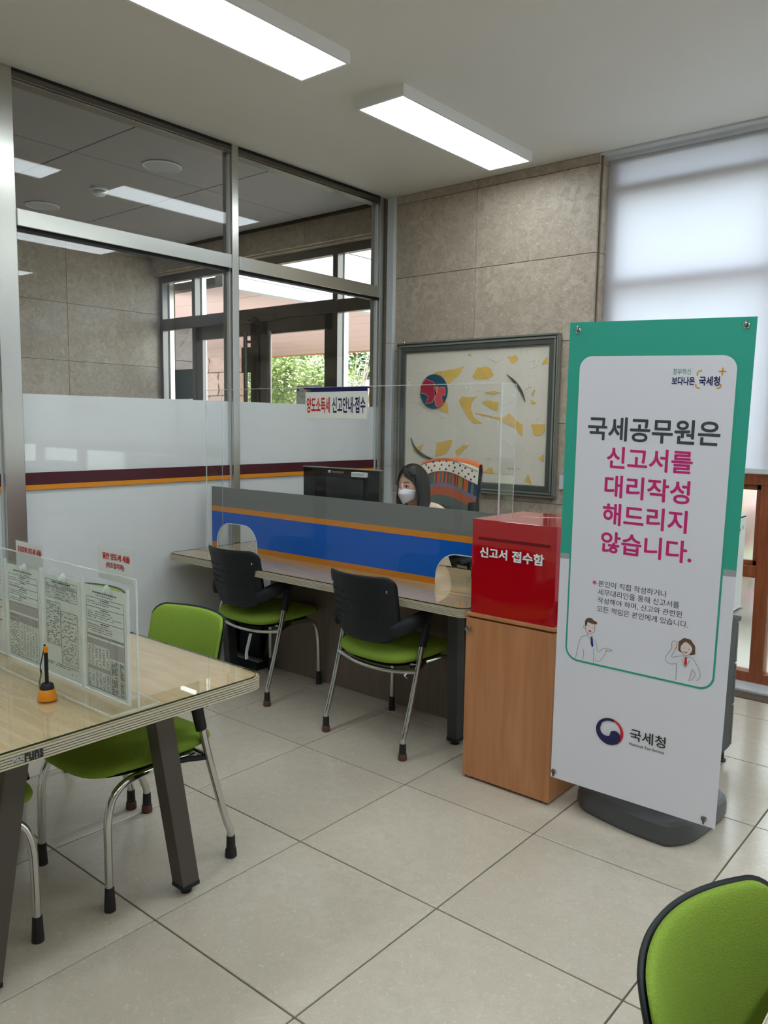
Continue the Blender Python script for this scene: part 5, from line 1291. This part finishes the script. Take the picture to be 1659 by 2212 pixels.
# ------------------------------------------------------------------ outside the entrance
gr = box('ground', -40, 14, 2.62, 40, -.2, -.02, mat('paving_grey', (176, 172, 164), .8, var=.1, vscale=3)); tag(gr, kind='structure')
M['pink'] = mat('pink_soffit_board', (218, 184, 178), .6); M['white_stone'] = stone('pale_granite', (206, 206, 208), (190, 190, 194), (220, 220, 224), .6, .05, 1, .3, .03)
cn = thing('entrance_canopy', 'entrance canopy outside with pink boarded soffit and pale stone fascia', 'canopy', (-4.56, 2.65, 2.8))
y = 0; k = 0
while y < 6.0:
    box('soffit_board', -12, -.02, y+.006, min(y+.60, 6.02)-.012, .0, .03, M['pink'], cn); y += .60
box('soffit_backing', -12, -.02, 0, 6.02, .031, .10, M['stone_joint'], cn)
box('edge_trim', -12, -.0, 6.0, 6.05, -.02, .3, mat('orange_trim', (210, 130, 96), .5), cn)
for z0, z1, dz in ((.0, .115, 0), (.125, .62, -.02), (.63, 1.4, -.02), (1.41, 2.2, -.02)):
    yy = -.0
    while yy < 6.0:
        y1_ = min(yy+1.24, 6.05); box('fascia_slab', -.02+dz*0, .10+dz, yy+.004, y1_-.004, z0, z1, M['white_stone'], cn); yy += 1.24
for (x_, y_) in ((-9.3, 9.5), ):
    pass
pi = thing('stone_column', 'rough grey stone column beneath the entrance canopy', 'column', (-7.86, 4.55, -.02))
M['rough'] = stone('rough_grey_granite', (150, 148, 146), (120, 118, 116), (188, 186, 184), .9, .9, 2.2, .2, .08)
def rough_block(name, x0, x1, y0, y1, z0, z1, m, parent, amp=.03):
    bm = bmesh.new(); bx(bm, x0, x1, y0, y1, z0, z1); bmesh.ops.subdivide_edges(bm, edges=list(bm.edges), cuts=4, use_grid_fill=True)
    rr2 = random.Random(int((x0*13+z0*7+y0*3)*100))
    for v in bm.verts:
        v.co += Vector((rr2.uniform(-amp, amp), rr2.uniform(-amp, amp), 0))
    return link_mesh(name, bm, m, parent)
for k in range(6): rough_block('stone_block', -.20, .17, -.2, .2, k*.47+.004, (k+1)*.47-.004 if k < 5 else 2.81, M['rough'], pi, .02)
M['pinkstone'] = stone('rough_pink_stone', (194, 170, 158), (160, 134, 122), (212, 194, 182), .9, .9, 2.2, .2, .08)
bwl = thing('block_wall', 'rough pink stone block wall end outside the left door leaf', 'wall', (-8.9, 6.1, -.02))
for r_ in range(7):
    x0 = -1.8+(.25 if r_ % 2 else 0)
    while x0 < .42:
        x1 = min(x0+.52, .42); z1 = min((r_+1)*.385, 2.56)
        if x1-x0 > .04: rough_block('stone_block', x0+.006, x1-.006, 0, .3, r_*.385+.006, z1-.006, M['pinkstone'], bwl, .018)
        x0 += .52
M['leaf'] = mat('leaf_green', (150, 172, 110), .5, var=.3, vscale=9); M['leaf2'] = mat('leaf_highlight', (206, 214, 172), .5, var=.2, vscale=7); M['bark'] = mat('pale_bark', (196, 186, 172), .8)  # leaves paled so their colour carries the overexposed daylight highlights
def bush(name, label, x, y, rx, ry, h, n, seed, mats, twigs=8):
    b = thing(name, label, 'bush', (x, y, -.02), 0, None); rg = random.Random(seed); bm = bmesh.new()
    big = 1.9 if rx > 3 else 1
    cl = [(rg.uniform(-rx, rx)*.7*(1.3 if rx > 3 else 1), rg.uniform(-ry, ry)*.7, rg.uniform(.15 if rx > 3 else .3, .85)*h, rg.uniform(.35, .6)*big*1.15) for _ in range(16 if rx < 3 else 60)]
    for i in range(n):
        c = rg.choice(cl); d = Vector((rg.gauss(0, 1), rg.gauss(0, 1), rg.gauss(0, 1))).normalized()*c[3]*rg.uniform(.6, 1.05)
        P = Vector((c[0], c[1], c[2]))+d; 
        if P.z < .05: continue
        q = Matrix.Rotation(rg.uniform(0, 2*PI), 3, 'Z') @ Matrix.Rotation(rg.uniform(-1, 1), 3, 'X')
        l_ = rg.uniform(.05, .09)*big*1.25; w_ = l_*.42
        vs = [bm.verts.new(P+q @ Vector(v)) for v in ((0, 0, 0), (w_, l_*.5, .01), (0, l_, 0), (-w_, l_*.5, .01))]
        f = bm.faces.new(vs); f.material_index = 0 if rg.random() < .5 else 1
    tag(link_mesh('foliage', bm, mats, b), kind='stuff')
    for k in range(twigs):
        a = rg.uniform(0, 2*PI); e = rg.choice(cl)
        tube('branch', [(0, 0, 0), (math.cos(a)*.15, math.sin(a)*.15, h*.3), (e[0]*.7, e[1]*.7, e[2]*.8), (e[0], e[1], e[2]+.2)], [.035, .025, .015, .006], M['bark'], b, 6)
    return b
bush('garden_bush', 'light green leafy bush behind the glass entrance doors', -12.0, 9.9, 1.25, .7, 3.7, 8000, 3, [M['leaf'], M['leaf2']])
bush('garden_bush', 'leafy bush outside, right of the door pull handles', -9.95, 9.8, .55, .6, 3.0, 4500, 4, [M['leaf'], M['leaf2']])
bush('garden_bush', 'bright green low bush outside the left side window', -14.6, 9.8, 1.0, .8, 2.4, 3500, 5, [M['leaf'], M['leaf']])
bush('garden_bush', 'darker evergreen hedge far behind the bare branches', -13.5, 16.2, 7.5, .9, 7.5, 26000, 6, [mat('leaf_dark', (52, 84, 44), .5), M['leaf']], 4)
tt_ = thing('bare_tree', 'pale bare branched shrub outside near the right side window', 'tree', (-8.75, 9.2, -.02)); rg = random.Random(8)
for k in range(16):
    a = rg.uniform(0, 2*PI); r1 = rg.uniform(.3, .9); z1 = rg.uniform(2.1, 3.1)
    tube('branch', [(0, 0, .0 if k < 3 else .7), (math.cos(a)*r1*.2, math.sin(a)*r1*.2, 1.2), (math.cos(a)*r1*.7, math.sin(a)*r1*.4, z1*.75), (math.cos(a)*r1*1.2, math.sin(a)*r1*.5, z1)], [.03, .022, .014, .006], M['bark'], tt_, 6, 3)
sh_ = thing('garden_shed', 'low grey building with white roof edge seen through the right side window', 'building', (-11.6, 12.4, -.02))
box('wall', -1.6, 2.2, 0, 1.5, 0, 2.28, mat('shed_stone', (150, 140, 128), .8, var=.2, vscale=14), sh_); box('roof_edge', -1.8, 2.4, -.25, 1.7, 2.28, 2.52, M['white'], sh_)
box('window', -.2, .5, -.02, 0, 1.35, 1.85, M['rubber'], sh_); box('door_panel', .8, 1.5, -.02, 0, 0, 2.0, M['ink_grey'], sh_)
lathe_obj('wall_lamp', [(.02, 0), (.12, .04), (.14, .12), (.1, .2), (.02, .23)], (.0, -.12, 1.85), M['white'], sh_, 14)
# dark green stickers and notices on the entrance glass
tag(box('glass_sign', -4.995, -4.615, YE+.060, YE+.066, 1.70, 1.995, mat('dark_green_sign', (58, 86, 84), .5)), 'dark green panel stuck to the left side window of the entrance', 'sign', 'dark green glass signs')
tag(box('glass_sign', -3.90, -3.765, YE+.016, YE+.022, 1.93, 2.16, M['black'] if False else mat('dark_green_sign2', (60, 72, 70), .5)), 'dark square plate on the left door leaf beside its pull handle', 'sign', 'dark green glass signs')
nb = thing('paper_notice', 'white paper notice on the entrance door glass above the frosted film', 'notice', (-3.17, YE+.020, 1.50))
box('sheet', 0, .31, 0, .0012, 0, .30, M['paper'], nb)
for u_ in (.022, .288):
    prism_obj('emblem', circle(u_, .262, .013, 14), (0, 0, 0), X3, Z3, .0006, M['ink_dark'], nb)
box('header_line', .045, .265, -.0006, 0, .275, .277, M['ink_navy'], nb); box('header_line', .045, .265, -.0006, 0, .248, .250, M['ink_navy'], nb)
text('코로나감염증 예방을 위한 출입문 이용', .05, .195, .30, .208, (0, 0, 0), X3, Z3, M['ink_dark'], nb, 'lettering', .01, .0006)
text('정문을 이용', .10, .160, .21, .172, (0, 0, 0), X3, Z3, M['red_text'], nb, 'lettering', .01, .0006)
text('코로나감염 전파예방 위한 출입', .04, .118, .28, .131, (0, 0, 0), X3, Z3, M['ink_dark'], nb, 'lettering', .01, .0006)
text('종합안내도 후문이용안내', .07, .060, .27, .071, (0, 0, 0), X3, Z3, M['ink_dark'], nb, 'lettering', .0, .0006)
cmr = thing('dome_camera', 'small dome camera under the pink canopy soffit', 'camera', (-5.55, 4.9, 2.8))
lathe_obj('housing', [(.11, 0), (.11, -.04), (.09, -.06)], (0, 0, 0), M['white'], cmr, 18); lathe_obj('dome', [(.08, -.06), (.07, -.11), (.03, -.14), (.005, -.145)], (0, 0, 0), M['black_gloss'], cmr, 18)

for k, (x_, lb) in enumerate(((-.2, 'green garden shrub outside the low window nearest the banner'), (1.5, 'green garden shrub outside the second low window'), (3.2, 'green garden shrub outside the third low window'))):
    bush('window_shrub', lb, x_, 4.3, .85, .5, 1.25, 3200, 20+k, [M['leaf'], M['leaf2'] if k != 0 else mat('pink_blossom', (206, 120, 160), .6)], 3)
